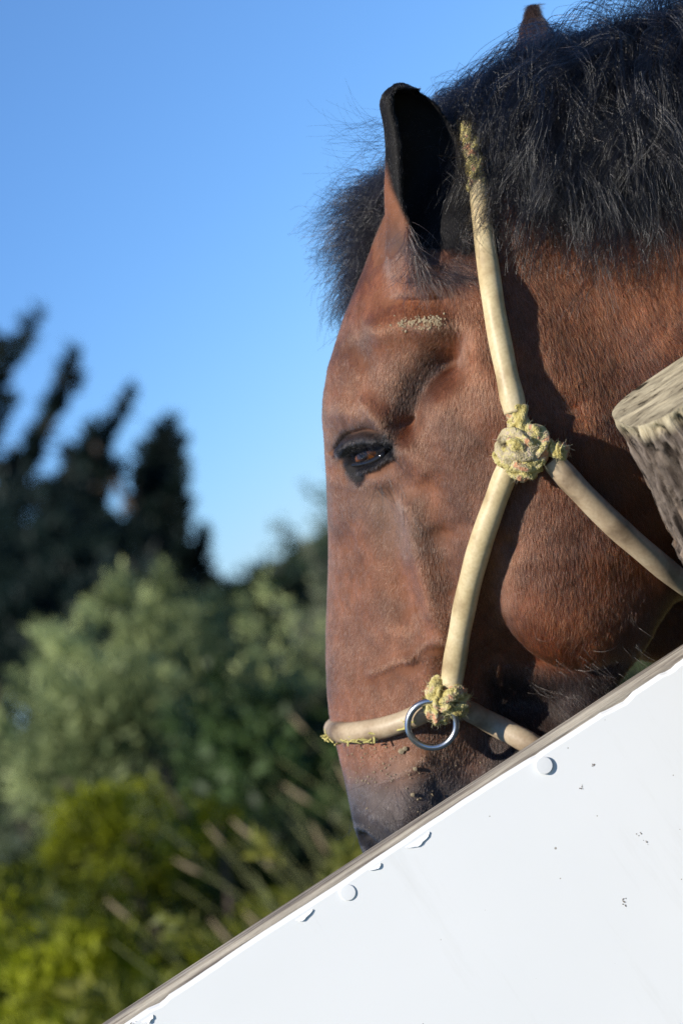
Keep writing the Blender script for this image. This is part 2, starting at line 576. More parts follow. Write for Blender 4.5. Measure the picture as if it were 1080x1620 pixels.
def surface_nets():
    F = FLD
    nx, ny, nz = F.shape
    ins = F < 0
    cnt = np.zeros((nx - 1, ny - 1, nz - 1), np.int8)
    for a in (0, 1):
        for b in (0, 1):
            for c in (0, 1):
                cnt += ins[a:nx - 1 + a, b:ny - 1 + b, c:nz - 1 + c]
    act = (cnt > 0) & (cnt < 8)
    I, J, K = np.nonzero(act)
    idx = np.full(act.shape, -1, np.int32)
    idx[I, J, K] = np.arange(len(I))
    acc = np.zeros((len(I), 3)); num = np.zeros(len(I))
    G = (gx, gy, gz)
    corners = [(a, b, c) for a in (0, 1) for b in (0, 1) for c in (0, 1)]
    for ax in range(3):
        for c in corners:
            if c[ax] == 1: continue
            d = list(c); d[ax] = 1
            f0 = F[I + c[0], J + c[1], K + c[2]]; f1 = F[I + d[0], J + d[1], K + d[2]]
            m = (f0 < 0) != (f1 < 0)
            t = f0[m] / (f0[m] - f1[m])
            p = np.empty((m.sum(), 3))
            ii = (I[m], J[m], K[m])
            for q in range(3):
                g0 = G[q][ii[q] + c[q]]; g1 = G[q][ii[q] + d[q]]
                p[:, q] = g0 + (g1 - g0) * (t if q == ax else 0)
            acc[m] += p; num[m] += 1
    V = acc / num[:, None]
    quads = []
    for ax in range(3):
        o1, o2 = [(1, 2), (2, 0), (0, 1)][ax]
        sl0 = [slice(None)] * 3; sl1 = [slice(None)] * 3
        sl0[ax] = slice(0, -1); sl1[ax] = slice(1, None)
        a0 = ins[tuple(sl0)]; a1 = ins[tuple(sl1)]
        e = np.array(np.nonzero(a0 != a1)).T
        ok = np.ones(len(e), bool)
        for o in (o1, o2):
            ok &= (e[:, o] > 0) & (e[:, o] < F.shape[o] - 1)
        e = e[ok]
        flip = a0[e[:, 0], e[:, 1], e[:, 2]]
        def cell(d1, d2):
            c = e.copy(); c[:, o1] -= d1; c[:, o2] -= d2
            return idx[c[:, 0], c[:, 1], c[:, 2]]
        q = np.stack([cell(1, 1), cell(0, 1), cell(0, 0), cell(1, 0)], 1)
        q[~flip] = q[~flip][:, ::-1]
        quads.append(q)
    q = np.concatenate(quads)
    return V, q[(q >= 0).all(1)]

V, Q = surface_nets()
def relax(V, Q, it, w=0.5):
    E = np.concatenate([Q[:, [0, 1]], Q[:, [1, 2]], Q[:, [2, 3]], Q[:, [3, 0]]])
    deg = np.bincount(E[:, 0], minlength=len(V)) + np.bincount(E[:, 1], minlength=len(V))
    for _ in range(it):
        S = np.zeros_like(V)
        for d in range(3):
            S[:, d] = np.bincount(E[:, 0], V[E[:, 1], d], len(V)) + np.bincount(E[:, 1], V[E[:, 0], d], len(V))
        V = V + w * (S / deg[:, None] - V)
    return V
V = relax(V, Q, 4)
NV = face_normals_v(V, Q)

# ---- sculpting strokes on the near side (photo pixels, millimetres outwards)
vpx, vpy = loc2px(V)
view = np.array([0, -1.0, 0])
near = sstep(-.05, .25, NV[:, 1] * -1) * (V[:, 1] < .06)
in_ear = (vpy < 400) & (vpx < 770)
def stroke(pts, r, mm, hard=2.0):
    d = pl_dist(vpx, vpy, pts)
    w = np.exp(-(d / r) ** hard)
    return w * mm * 1e-3
D = np.zeros(len(V))
D += stroke([(548, 648), (575, 660), (605, 662), (630, 648)], 24, 4.6)      # brow ridge
D += stroke([(560, 600), (600, 580)], 45, 2.0)
D += stroke([(612, 520), (650, 506), (690, 515)], 30, 11)                  # temple muscle above the hollow
D += stroke([(696, 568), (662, 606), (646, 640)], 26, -17)                 # hollow above the eye
D += stroke([(715, 540), (702, 570)], 25, -8.5)
D += stroke([(560, 550), (575, 570)], 13, -2.0)
D += stroke([(634, 672)], 18, -15)
D += stroke([(588, 636), (610, 662), (612, 680)], 15, 5)                                        # pocket behind the brow
D += stroke([(645, 712), (670, 740)], 22, 3.5)
D += stroke([(735, 480), (760, 560), (778, 640)], 30, 2.0)
D += stroke([(690, 640), (720, 720), (735, 800)], 34, 3.0)
D += stroke([(648, 800), (662, 880), (682, 950), (698, 1005)], 18, 6.2)     # facial crest
D += stroke([(695, 850), (716, 930)], 20, -5)
D += stroke([(608, 790), (618, 880), (638, 960)], 22, -6.0)
D += stroke([(590, 1062), (625, 1045), (650, 1040)], 9, 1.7)                # veins
D += stroke([(650, 1040), (672, 1018), (700, 1008)], 9, 1.7)
D += stroke([(650, 1042), (690, 1034)], 9, .7)
D += stroke([(640, 880), (650, 960), (668, 1000)], 6, .8)
D += stroke([(610, 1232), (645, 1218), (672, 1196)], 9, 1.6)                # muzzle folds
D += stroke([(690, 1240), (720, 1290)], 14, -1.4)
D += stroke([(600, 1290), (640, 1330)], 14, 2.2)
D += stroke([(570, 1303), (590, 1318), (612, 1340)], 9, 3.0)                # nostril rim
D += stroke([(576, 1330), (592, 1346), (606, 1362)], 11, -14)
D += stroke([(570, 1322)], 6, -6)
D += stroke([(640, 425), (668, 445), (700, 440)], 14, 1.5)                  # below the ear
D += stroke([(800, 560), (840, 600), (905, 640)], 26, -5.0)                 # groove between jaw and neck
D += stroke([(785, 1040), (768, 990), (778, 930), (800, 860)], 20, -5)
D += stroke([(770, 1075), (800, 1110), (850, 1120)], 34, -9)
D += stroke([(545, 860), (545, 1000)], 22, -1.5)               # recess in front of the jaw muscle
# the eye
D += stroke([(541, 710), (556, 697), (582, 691), (606, 697)], 9.5, 6.0)      # upper lid
D += stroke([(530, 712), (542, 689), (578, 679), (606, 684)], 5, -6)    # lid crease
D += stroke([(564, 728), (584, 716), (606, 707)], 11, -13, 3.0)             # opening
D += stroke([(568, 743), (596, 736), (617, 719)], 6, 3.8)                   # lower lid
D += stroke([(553, 738), (568, 756)], 7, -3.0)                              # tear corner
D = D * near * np.where(vpx < 790, sstep(372, 432, vpy), 1)
nz_ = (fbm(V * 45, 3) - .5) * .0022 + (fbm(V * 14, 2) - .5) * .004
V = V + NV * (D + nz_ * near * (vpx < 1100))[:, None]
fine = (vpx > 480) & (vpx < 1110) & (vpy > -30) & (vpy < 1460)
NV = face_normals_v(V, Q)
vpx, vpy = loc2px(V)

# ---- coat colour (pigment, with some shade and light painted in)
def pigment(P, NR):
    px, py = loc2px(P)
    c = np.empty((len(P), 3))
    base = np.array([.158, .064, .033]); red = np.array([.128, .035, .0112])
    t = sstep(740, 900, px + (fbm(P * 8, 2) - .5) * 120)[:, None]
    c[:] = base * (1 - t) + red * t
    n1 = fbm(P * 30, 4)[:, None]; n2 = fbm(P * np.array([140, 140, 60]), 3)[:, None]
    n3 = fbm(P * 62 + 5, 3)[:, None]
    c *= .74 + .52 * n1
    c *= .70 + .60 * n2
    c *= .82 + .36 * n3
    dk = sstep(.52, .70, fbm(P * 17 + 31, 3))[:, None] * .38
    c[:] = c * (1 - dk) + np.array([.055, .030, .022]) * dk
    def blend(w, col):
        w = np.clip(w, 0, 1)[:, None]
        c[:] = c * (1 - w) + np.array(col) * w
    wob = (fbm(P * 26, 3) - .5) * 60
    grey = np.exp(-(pl_dist(px, py, [(600, 790), (640, 840)]) / 42) ** 2) * .65
    blend(grey, (.17, .105, .075))
    grey2 = np.exp(-(pl_dist(px, py, [(570, 665), (540, 690)]) / 26) ** 2) * .6
    blend(grey2, (.15, .085, .055))
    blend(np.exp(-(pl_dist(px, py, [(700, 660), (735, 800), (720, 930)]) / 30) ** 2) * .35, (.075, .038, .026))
    blend(np.exp(-(pl_dist(px, py, [(545, 745), (528, 700)]) / 12) ** 2) * .6, (.17, .075, .03))
    blend(np.exp(-(pl_dist(px, py, [(640, 640), (690, 580)]) / 26) ** 2) * .8, (.03, .016, .012))  # shadow of the hollow above the eye painted into the coat
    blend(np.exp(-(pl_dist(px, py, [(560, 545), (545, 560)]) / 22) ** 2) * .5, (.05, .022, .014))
    blend(np.exp(-(pl_dist(px, py, [(628, 385), (655, 400), (690, 420), (730, 430)]) / 26) ** 2) * .78, (.058, .042, .038))
    # muzzle
    mz = sstep(1190, 1262, py + wob + (px - 600) * .08)
    blend(mz * .9, (.082, .071, .068))
    blend(sstep(1248, 1318, py + wob * .7 - (px - 570) * .30), (.022, .021, .024))
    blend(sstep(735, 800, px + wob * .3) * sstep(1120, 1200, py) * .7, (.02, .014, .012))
    blend(np.exp(-(pl_dist(px, py, [(640, 1215), (700, 1200)]) / 28) ** 2) * .5, (.19, .105, .065))
    blend(np.exp(-(pl_dist(px, py, [(574, 1326), (590, 1343), (604, 1358)]) / 8) ** 2) * .95, (.006, .005, .006))  # darkness of the nostril hole put into the colour
    # dark chin hair, with the shade under the jaw painted in
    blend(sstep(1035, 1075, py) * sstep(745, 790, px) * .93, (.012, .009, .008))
    # eye
    de = pl_dist(px, py, [(546, 709), (575, 699), (606, 702)])
    blend((1 - sstep(20, 44, de + wob * .25)) * .55, (.06, .035, .026))
    blend(1 - sstep(12, 23, de + wob * .22), (.012, .011, .012))
    blend(1 - sstep(10, 19, pl_dist(px, py, [(562, 738), (585, 731), (612, 716)]) + wob * .15), (.012, .011, .012))
    blend(1 - sstep(5, 13, pl_dist(px, py, [(552, 733), (568, 755)]) + wob * .12), (.010, .009, .010))
    blend(np.exp(-(pl_dist(px, py, [(549, 699), (578, 690), (600, 694)]) / 7) ** 2) * .8, (.045, .038, .037))  # light on top of the upper lid painted in as grey
    # ears
    ez = EAR_NEAR
    zz = P[:, 2]
    order = np.argsort(ez['z'])
    g = lambda k: np.interp(zz, ez['z'][order], ez[k][order])
    qx = P[:, 0] - g('cx'); qy = (P[:, 1] - g('cy')) / ez['ys']
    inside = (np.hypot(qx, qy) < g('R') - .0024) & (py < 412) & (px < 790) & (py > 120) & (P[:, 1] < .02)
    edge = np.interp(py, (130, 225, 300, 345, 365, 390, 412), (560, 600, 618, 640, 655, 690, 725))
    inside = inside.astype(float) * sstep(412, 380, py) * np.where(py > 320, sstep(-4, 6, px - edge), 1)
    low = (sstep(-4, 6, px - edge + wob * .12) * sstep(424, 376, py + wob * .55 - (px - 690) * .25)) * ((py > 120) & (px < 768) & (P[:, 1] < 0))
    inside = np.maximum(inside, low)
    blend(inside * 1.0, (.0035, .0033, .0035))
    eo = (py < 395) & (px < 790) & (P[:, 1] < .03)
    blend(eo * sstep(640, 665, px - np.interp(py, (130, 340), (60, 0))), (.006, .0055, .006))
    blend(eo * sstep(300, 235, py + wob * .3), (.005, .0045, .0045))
    far = (py < 200) & (px > 800) & (P[:, 1] > .05)
    blend(far * sstep(90, 30, py), (.015, .012, .012))
    blend(far * .5, (.05, .03, .022))
    c *= .72 + .56 * fbm(P * 110 + 3, 3)[:, None]
    return c
pig = np.tile(np.array([.12, .038, .016]), (len(V), 1))
vis = (vpx > 440) & (vpx < 1200) & (vpy < 1500)
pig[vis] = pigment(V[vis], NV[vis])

horse_base = np.array([1.6, 2.69, 0.0])
horse = empty('horse', horse_base, 'bay horse with black mane and rope halter looking over the white panel', 'horse')
VW = loc2w(V)
m_skin = attr_material('horse_skin', .65, .14, 900, .0006)
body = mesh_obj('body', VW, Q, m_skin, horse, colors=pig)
bvh = BVHTree.FromPolygons([tuple(p) for p in VW[:]], [tuple(int(i) for i in f) for f in Q], all_triangles=False)
print('body', len(V), len(Q), round(time.time() - T0, 1))

def hit(px, py):
    """depth (local) of the first horse surface seen through a photo pixel, or None"""
    d = px2w(px, py, 1.0) - CAM
    d = d / np.linalg.norm(d)
    h = bvh.ray_cast(Vector(CAM), Vector(d))
    if h[0] is None: return None
    return float(h[0][1]) - DIST

# eyeball
def eyeball():
    y = hit(610, 690) or -.08
    c = px2loc(583, 722, -.058)
    hy = hit(588, 718)
    c = px2loc(588, 715, (hy if hy is not None else -.05) + .0150)
    n, k = 40, 60
    th = np.linspace(0, math.pi, n); ph = np.linspace(0, 2 * math.pi, k, endpoint=False)
    T, Pp = np.meshgrid(th, ph, indexing='ij')
    look = np.array([-.42, -.86, -.18]); look /= np.linalg.norm(look)
    a = np.cross(look, [0, 0, 1]); a /= np.linalg.norm(a); b = np.cross(look, a)
    d = np.cos(T)[..., None] * look + np.sin(T)[..., None] * (np.cos(Pp)[..., None] * a + np.sin(Pp)[..., None] * b)
    v = c + d * .0185
    v = v.reshape(-1, 3)
    i = np.arange(n * k).reshape(n, k)
    q = np.stack([i[:-1], np.roll(i, -1, 1)[:-1], np.roll(i, -1, 1)[1:], i[1:]], -1).reshape(-1, 4)
    col = np.tile(np.array([.018, .010, .008]), (len(v), 1))
    ang = T.reshape(-1); pa = Pp.reshape(-1)
    iris = sstep(1.0, .85, ang) * sstep(.22, .34, ang)
    stripe = .7 + .6 * vnoise(np.stack([np.cos(pa) * 14, np.sin(pa) * 14, ang * 3], -1))
    col = col * (1 - iris[:, None]) + np.array([.15, .052, .012]) * stripe[:, None] * iris[:, None]
    m, nt, bb = mat('wet_eye')
    at = N(nt, 'ShaderNodeAttribute', attribute_name='pigment')
    nt.links.new(at.outputs['Color'], bb.inputs['Base Color'])
    bb.inputs['Roughness'].default_value = .25
    bb.inputs['Coat Weight'].default_value = .45
    bb.inputs['Coat Roughness'].default_value = .02
    mesh_obj('eye', loc2w(v), q, m, horse, colors=col)
    # wet rim of the lower lid and the tear corner
    m2, nt2, b2 = mat('wet_lid')
    b2.inputs['Base Color'].default_value = (.012, .011, .012, 1)
    b2.inputs['Roughness'].default_value = .08
    pts = []
    for px, py in ((558, 735), (574, 733), (590, 728), (604, 720), (614, 708)):
        hh = hit(px, py + 4)
        pts.append(px2loc(px, py, (hh if hh is not None else -.05) - .0005))
    path = catmull(pts, 30)
    mesh_obj('eyelid', loc2w(tube_geo(path, .0021, 10)[0]), tube_geo(path, .0021, 10)[1], m2, horse)
eyeball()

# ------------------------------------------------------------------ coat
def sample_surface(mask_v, density_fn, total):
    c = V[Q].mean(1)
    ok = mask_v[Q].all(1)
    d1 = V[Q[:, 2]] - V[Q[:, 0]]; d2 = V[Q[:, 3]] - V[Q[:, 1]]
    area = np.linalg.norm(np.cross(d1, d2), axis=1) / 2
    w = area * ok * density_fn(c)
    f = rng.choice(len(Q), total, p=w / w.sum())
    uu, vv = rng.random(total)[:, None], rng.random(total)[:, None]
    q = Q[f]
    bl = lambda A: (A[q[:, 0]] * (1 - uu) + A[q[:, 1]] * uu) * (1 - vv) + (A[q[:, 3]] * (1 - uu) + A[q[:, 2]] * uu) * vv
    P = bl(V); NN = bl(NV); C = bl(pig)
    NN /= np.linalg.norm(NN, axis=1)[:, None] + 1e-12
    return P, NN, C

def coat():
    mask = (vpx > 490) & (vpx < 1190) & (vpy > -40) & (vpy < 1470) & (NV[:, 1] < .55)
    eye_d = pl_dist(vpx, vpy, [(562, 731), (584, 719), (607, 709)])
    mask &= eye_d > 11
    total = 750000
    P, NN, C = sample_surface(mask, lambda c: 1.0, total)
    px, py = loc2px(P)
    # lie of the hair: picture-plane direction that turns from place to place
    ang = np.interp(px, (520, 640, 800, 950, 1080), (-96, -92, -80, -66, -58))
    ang = ang + np.where(py < 520, np.interp(px, (520, 650, 780), (40, 20, 5)) * sstep(520, 430, py), 0)
    ang = ang + (fbm(P * 9, 2) - .5) * 60
    e = (py + (fbm(P * 40, 2) - .5) * 70 < 395) & (px < 770)
    ang = np.where(e, 95, ang)
    ang = np.radians(ang + rng.normal(0, 13, total))
    d = np.stack([np.cos(ang), np.zeros(total), np.sin(ang)], 1)
    d = d - NN * (d * NN).sum(1)[:, None]
    d /= np.linalg.norm(d, axis=1)[:, None] + 1e-9
    L = np.interp(px, (520, 700, 850, 1080), (.0042, .0050, .0074, .0108)) * rng.uniform(.6, 1.3, total)
    L = np.where(py > 1200, L * .75, L)
    lift = rng.uniform(.12, .32, total)
    kk = np.array([0, .33, .67, 1.0])
    lift = lift + .22 * np.exp(-(pl_dist(px, py, [(700, 555), (635, 670)]) / 60) ** 2)
    L = np.where(e, L * .55, L)
    pts = P[:, None, :] + (d[:, None, :] * kk[None, :, None] + NN[:, None, :] * (lift[:, None] * (kk - .45 * kk ** 2))[..., None]) * L[:, None, None]
    pts = pts - NN[:, None, :] * .0004
    col = C * rng.uniform(.45, 1.75, total)[:, None]
    pale = rng.random(total) < .03  # scattered pale hairs paint glints into the coat colour
    col[pale] = col[pale] * 1.4 + .05
    col = np.clip(col, .003, .9)
    rad = np.array([.00014, .00013, .00010, .00002])
    m = hair_material('coat_hair', True, rough=.32, rrough=.5)
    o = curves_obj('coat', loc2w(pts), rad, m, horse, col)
    o['kind'] = 'stuff'
coat()
print('coat', round(time.time() - T0, 1))

# ------------------------------------------------------------------ long hair
GRAV = np.array([ST, 0, -CT])     # world down in local axes
M_MANE = hair_material('mane_hair', True, rough=.16, rrough=.30, ior=1.5)

def strands_from_guides(G, per, spread, wav, k, seed):
    """children around guides G (n,k,3) with clumping towards the tips and waves"""
    r = np.random.default_rng(seed)
    n = len(G)
    S = np.repeat(G, per, 0)
    t = np.linspace(0, 1, k)
    off = r.normal(0, 1, (n * per, 1, 3)) * spread * (1.0 + .3 * t[None, :, None])
    amp = r.uniform(.4, 1.3, (n * per, 1, 1)) * wav
    fr = r.uniform(1.2, 3.6, (n * per, 1)); ph = r.uniform(0, 6.28, (n * per, 3))
    fg = np.repeat(r.uniform(1.0, 2.4, (n, 1)), per, 0); pg = np.repeat(r.uniform(0, 6.28, (n, 3)), per, 0)
    w = np.stack([np.sin(6.28 * fr * t + ph[:, i:i + 1]) * .32 + np.sin(6.28 * fg * t + pg[:, i:i + 1]) * 1.1 for i in range(3)], -1)
    S = S + off + w * amp * (t ** .8)[None, :, None]
    return S

def push_out(P, margin):
    """moves local points out of the horse"""
    W = loc2w(P)
    for i in range(len(P)):
        h = bvh.find_nearest(Vector(W[i]), .12)
        if h[0] is None: continue
        d = Vector(W[i]) - h[0]
        s = d.dot(h[1])
        if s < margin:
            W[i] = np.array(h[0] + h[1] * margin)
    return w2loc(W)

def hair_color(n, seed):
    r = np.random.default_rng(seed)
    c = np.tile(np.array([.0040, .0040, .0050]), (n, 1)) * r.uniform(.4, 2.2, n)[:, None]
    b = r.random(n) < .03
    c[b] = np.array([.05, .035, .028]) * r.uniform(.6, 1.4, b.sum())[:, None]
    return c

def mane():
    # guides leave the crest line and fall over the near side of the neck
    ng, k = 1500, 15
    u = rng.random(ng)
    cr = catmull([(736, 195), (762, 160), (800, 140), (850, 112), (910, 82), (980, 40), (1060, 0), (1200, -50), (1340, -90)], 200)
    c = cr[(u * 199).astype(int)]
    y0 = np.interp(c[:, 0], (720, 770, 850, 1080, 1340), (.075, .055, .020, .008, .04))
    P = px2loc(c[:, 0] + rng.normal(0, 10, ng), c[:, 1] + rng.normal(24, 9, ng), y0 + rng.normal(0, .010, ng))
    root_row = rng.random(ng)
    P[:, 2] -= root_row * np.interp(c[:, 0], (720, 850, 1080), (.02, .06, .09))
    P[:, 1] -= root_row * .04
    P = push_out(P, .002)
    L = np.interp(c[:, 0], (720, 770, 850, 950, 1080), (.065, .115, .175, .215, .245)) * rng.uniform(.75, 1.15, ng)
    L *= np.where(root_row > .5, .85, 1)
    G = np.zeros((ng, k, 3)); G[:, 0] = P
    d = np.stack([rng.normal(-.10, .35, ng), rng.normal(-.55, .2, ng), rng.normal(.45, .35, ng)], 1)
    d[:, 1] += np.interp(c[:, 0], (740, 820), (.55, 0)) + 0 * u
    down = np.array([.12, -.10, -1.0]); down /= np.linalg.norm(down)
    sway = rng.normal(0, .34, (ng, 1)) * np.array([1.0, 0, 0])
    for j in range(1, k):
        a = .25 if j < 4 else .34
        d = d * (1 - a) + (down + sway) * a + rng.normal(0, .13, (ng, 3))
        d /= np.linalg.norm(d, axis=1)[:, None]
        nx = G[:, j - 1] + d * (L / k)[:, None]
        G[:, j] = push_out(nx, .006 + .010 * rng.random() )
    S = strands_from_guides(G, 13, .0036, .0075, k, 3)
    n = len(S)
    # fine flyaways
    rad = np.linspace(.00017, .00008, k) * rng.choice([.7, 1.0, 1.6], (n, 1), p=[.5, .35, .15])
    o = curves_obj('mane', loc2w(S), rad, M_MANE, horse, hair_color(n, 5))
    o['kind'] = 'stuff'
mane()
print('mane', round(time.time() - T0, 1))

def forelock():
    ng, k = 430, 14
    G = np.zeros((ng, k, 3))
    outer = catmull([(566, 296), (508, 335), (492, 375), (508, 430), (530, 485), (545, 515)], 60)
    inner = catmull([(604, 285), (603, 330), (600, 365), (588, 405), (566, 450), (550, 500)], 60)
    for i in range(ng):
        q = int(59 * rng.random() ** .8); w = rng.random() ** 1.05
        e = outer[q] * w + inner[q] * (1 - w) + rng.normal(0, 15, 2)
        a = np.array([rng.uniform(612, 720), rng.uniform(262, 350)])
        bend = np.array([0, -6 - .05 * abs(e[0] - a[0])])
        m1 = a * .62 + e * .38 + bend + rng.normal(0, 9, 2)
        m2 = a * .25 + e * .75 + bend * .55 + rng.normal(0, 9, 2)
        p = catmull([a, m1, m2, e], k)
        y = np.linspace(rng.normal(.025, .012), rng.normal(.055, .026), k)
        G[i] = px2loc(p[:, 0], p[:, 1], y)
    S = strands_from_guides(G, 8, .0036, .0050, k, 9)
    n = len(S)
    rad = np.linspace(.00016, .00006, k)
    o = curves_obj('forelock', loc2w(S), rad, M_MANE, horse, hair_color(n, 6))
    o['kind'] = 'stuff'
forelock()

def wisps():
    """loose single hairs standing off mane and forelock, chin hairs, lashes"""
    # flyaways
    S = []
    k = 12
    for i in range(420):
        if i < 170:
            a = np.array([rng.uniform(600, 640), rng.uniform(180, 330)]); dirn = np.array([-1.0, rng.normal(.35, .5)])
            L = rng.uniform(40, 130)
        else:
            u = rng.random()
            a = np.array([700 + 380 * u, np.interp(700 + 380 * u, (700, 760, 850, 980, 1080), (190, 140, 90, 40, 0)) + rng.normal(6, 6)])
            dirn = np.array([rng.normal(-.15, .6), -1.0]); L = rng.uniform(15, 60)
        dirn = dirn / np.linalg.norm(dirn)
        t = np.linspace(0, 1, k)
        curl = rng.normal(0, .9)
        ang = math.atan2(dirn[1], dirn[0]) + curl * t
        p = a + np.cumsum(np.stack([np.cos(ang), np.sin(ang)], 1) * L / k, 0)
        S.append(px2loc(p[:, 0], p[:, 1], .02 + rng.normal(0, .02) + 0 * t))
    S = np.array(S)
    o = curves_obj('flyaway_hair', loc2w(S), np.linspace(.00010, .00004, k), M_MANE, horse, hair_color(len(S), 8))
    o['kind'] = 'stuff'
    # chin and jaw hairs, catching the light
    S = []; C = []
    for i in range(260):
        px, py = rng.uniform(775, 1010), 0
        py = np.interp(px, (770, 850, 930, 1010), (1050, 1075, 1065, 1010)) + rng.normal(18, 30)
        y = hit(px, py)
        if y is None: continue
        a = math.radians(rng.normal(-62, 16)); L = rng.uniform(.012, .034)
        t = np.linspace(0, 1, 7)
        cv = rng.normal(0, .5)
        p = px2loc(px, py, y)[None, :] + np.cumsum(np.stack([np.cos(a + cv * t), -.45 - .5 * t, np.sin(a + cv * t)], 1), 0) * L / 7
        S.append(p); C.append(np.array([.02, .017, .016]) * rng.uniform(.4, 3))
    o = curves_obj('chin_hair', loc2w(np.array(S)), np.linspace(.00010, .00004, 7), M_MANE, horse, np.array(C))
    o['kind'] = 'stuff'
    # ear tufts
    S = []; C = []
    for i in range(1500):
        px, py = rng.uniform(640, 745), rng.uniform(345, 440)
        if py < 345 + (745 - px) * .0 + (px - 640) * .2: continue
        y = hit(px, py)
        if y is None: continue
        a = math.radians(rng.normal(-50 if px > 690 else -75, 22)); L = rng.uniform(.012, .034)
        t = np.linspace(0, 1, 7); cv = rng.normal(0, .7)
        p = px2loc(px, py, y)[None, :] + np.cumsum(np.stack([np.cos(a + cv * t), -.35 + .3 * t, np.sin(a + cv * t)], 1), 0) * L / 7
        S.append(p)
        C.append((np.array([.06, .035, .028]) if rng.random() < .5 else np.array([.012, .010, .010])) * rng.uniform(.6, 1.7))
    o = curves_obj('ear_hair', loc2w(np.array(S)), np.linspace(.00015, .00005, 7), M_MANE, horse, np.array(C))
    o['kind'] = 'stuff'
    S = []
    for i in range(60):
        px, py = rng.uniform(560, 720), rng.uniform(1230, 1350)
        if py > 1372 - (px - 560) * .64: continue
        y = hit(px, py)
        if y is None: continue
        a = math.radians(rng.normal(-110, 40)); t = np.linspace(0, 1, 7); cv = rng.normal(0, .6)
        S.append(px2loc(px, py, y)[None, :] + np.cumsum(np.stack([np.cos(a + cv * t), -.8 + .5 * t, np.sin(a + cv * t)], 1), 0) * rng.uniform(.012, .04) / 7)
    o = curves_obj('whisker', loc2w(np.array(S)), np.linspace(.00014, .00005, 7), M_MANE, horse, np.tile([.015, .012, .011], (len(S), 1)))
    o['kind'] = 'stuff'
    # lashes and eyelid whiskers
    S = []
    for i in range(170):
        if i < 110:
            u = rng.random(); px = 552 + 62 * u; py = 714 - 16 * math.sin(u * 2.2) ; a = math.radians(rng.normal(-70 + 30 * u, 14)); L = rng.uniform(.007, .014); out = -.8
        elif i < 150:
            u = rng.random(); px = 614 + 22 * u; py = 705 + 26 * rng.random(); a = math.radians(rng.normal(-25, 18)); L = rng.uniform(.008, .016); out = -.25
        else:
            px, py = rng.uniform(585, 640), rng.uniform(745, 770); a = math.radians(rng.normal(-65, 22)); L = rng.uniform(.025, .05); out = -.25
        y = hit(px, py)
        if y is None: continue
        t = np.linspace(0, 1, 7); cv = rng.normal(.1, .3)
        S.append(px2loc(px, py, y)[None, :] + np.cumsum(np.stack([np.cos(a + cv * t), out + 0 * t, np.sin(a + cv * t)], 1), 0) * L / 7)
    o = curves_obj('eyelash', loc2w(np.array(S)), np.linspace(.00016, .00005, 7), M_MANE, horse, np.tile([.006, .006, .006], (len(S), 1)))
    o['kind'] = 'stuff'
wisps()
print('hair', round(time.time() - T0, 1))

# ------------------------------------------------------------------ crusts of dried mud, straw crumbs
def blob_geo(c, r, flat, seed, axis_n):
    rr = np.random.default_rng(seed)
    n, k = 5, 7
    v = []
    a = np.cross(axis_n, [0.3, 0.1, 1]); a /= np.linalg.norm(a); b = np.cross(axis_n, a)
    for i in range(1, n):
        th = math.pi * i / n
        for j in range(k):
            ph = 2 * math.pi * j / k
            q = r * rr.uniform(.7, 1.25)
            v.append(c + q * (math.sin(th) * (math.cos(ph) * a + math.sin(ph) * b)) + q * flat * math.cos(th) * axis_n)
    v.append(c + axis_n * r * flat); v.append(c - axis_n * r * flat)
    f = []
    for i in range(n - 2):
        for j in range(k):
            f.append((i * k + j, i * k + (j + 1) % k, (i + 1) * k + (j + 1) % k, (i + 1) * k + j))
    t, bt = (n - 1) * k, (n - 1) * k + 1
    for j in range(k):
        f.append((t, (j + 1) % k, j)); f.append((bt, (n - 2) * k + j, (n - 2) * k + (j + 1) % k))
    return np.array(v), f

def crumbs():
    m, nt, b = mat('dried_mud')
    nz = N(nt, 'ShaderNodeTexNoise', Scale=600.0)
    r = ramp(nt, [(.3, (.20, .15, .09)), (.7, (.38, .31, .20))], nz.outputs[0])
    nt.links.new(r.outputs[0], b.inputs['Base Color']); b.inputs['Roughness'].default_value = .9
    parts = []
    for i in range(190):
        if i < 125:
            px, py = rng.normal(682, 10), rng.normal(508, 5.5)
        else:
            px, py = rng.normal(645, 13), rng.normal(511, 6)
        y = hit(px, py)
        if y is None: continue
        parts.append(blob_geo(loc2w(px2loc(px, py, y - .0008)), rng.uniform(.0003, .0010), .5, i, np.array([-.3, -.95, .1])))
    v, f = merge_geo(parts)
    o = mesh_obj('mud_crust', v, f, m, horse, smooth=False); o['kind'] = 'stuff'
    parts = []
    for i in range(95):
        px, py = rng.uniform(548, 625), rng.uniform(1180, 1240)
        if i > 60: px, py = rng.uniform(560, 760), rng.uniform(1190, 1320)
        y = hit(px, py)
        if y is None or py > 1365 - (px - 570) * .62: continue
        parts.append(blob_geo(loc2w(px2loc(px, py, y - .0012)), rng.uniform(.0003, .0008), .7, i, np.array([-.3, -.95, .1])))
    for px, py, r_ in ((634, 1188, .0026), (652, 1257, .0018), (656, 1216, .0018), (640, 1184, .002)):
        y = hit(px, py)
        parts.append(blob_geo(loc2w(px2loc(px, py, y - .0025)), r_, .8, 77, np.array([-.3, -.95, .1])))
    v, f = merge_geo(parts)
    o = mesh_obj('muzzle_crumbs', v, f, m, horse, smooth=False); o['kind'] = 'stuff'
crumbs()

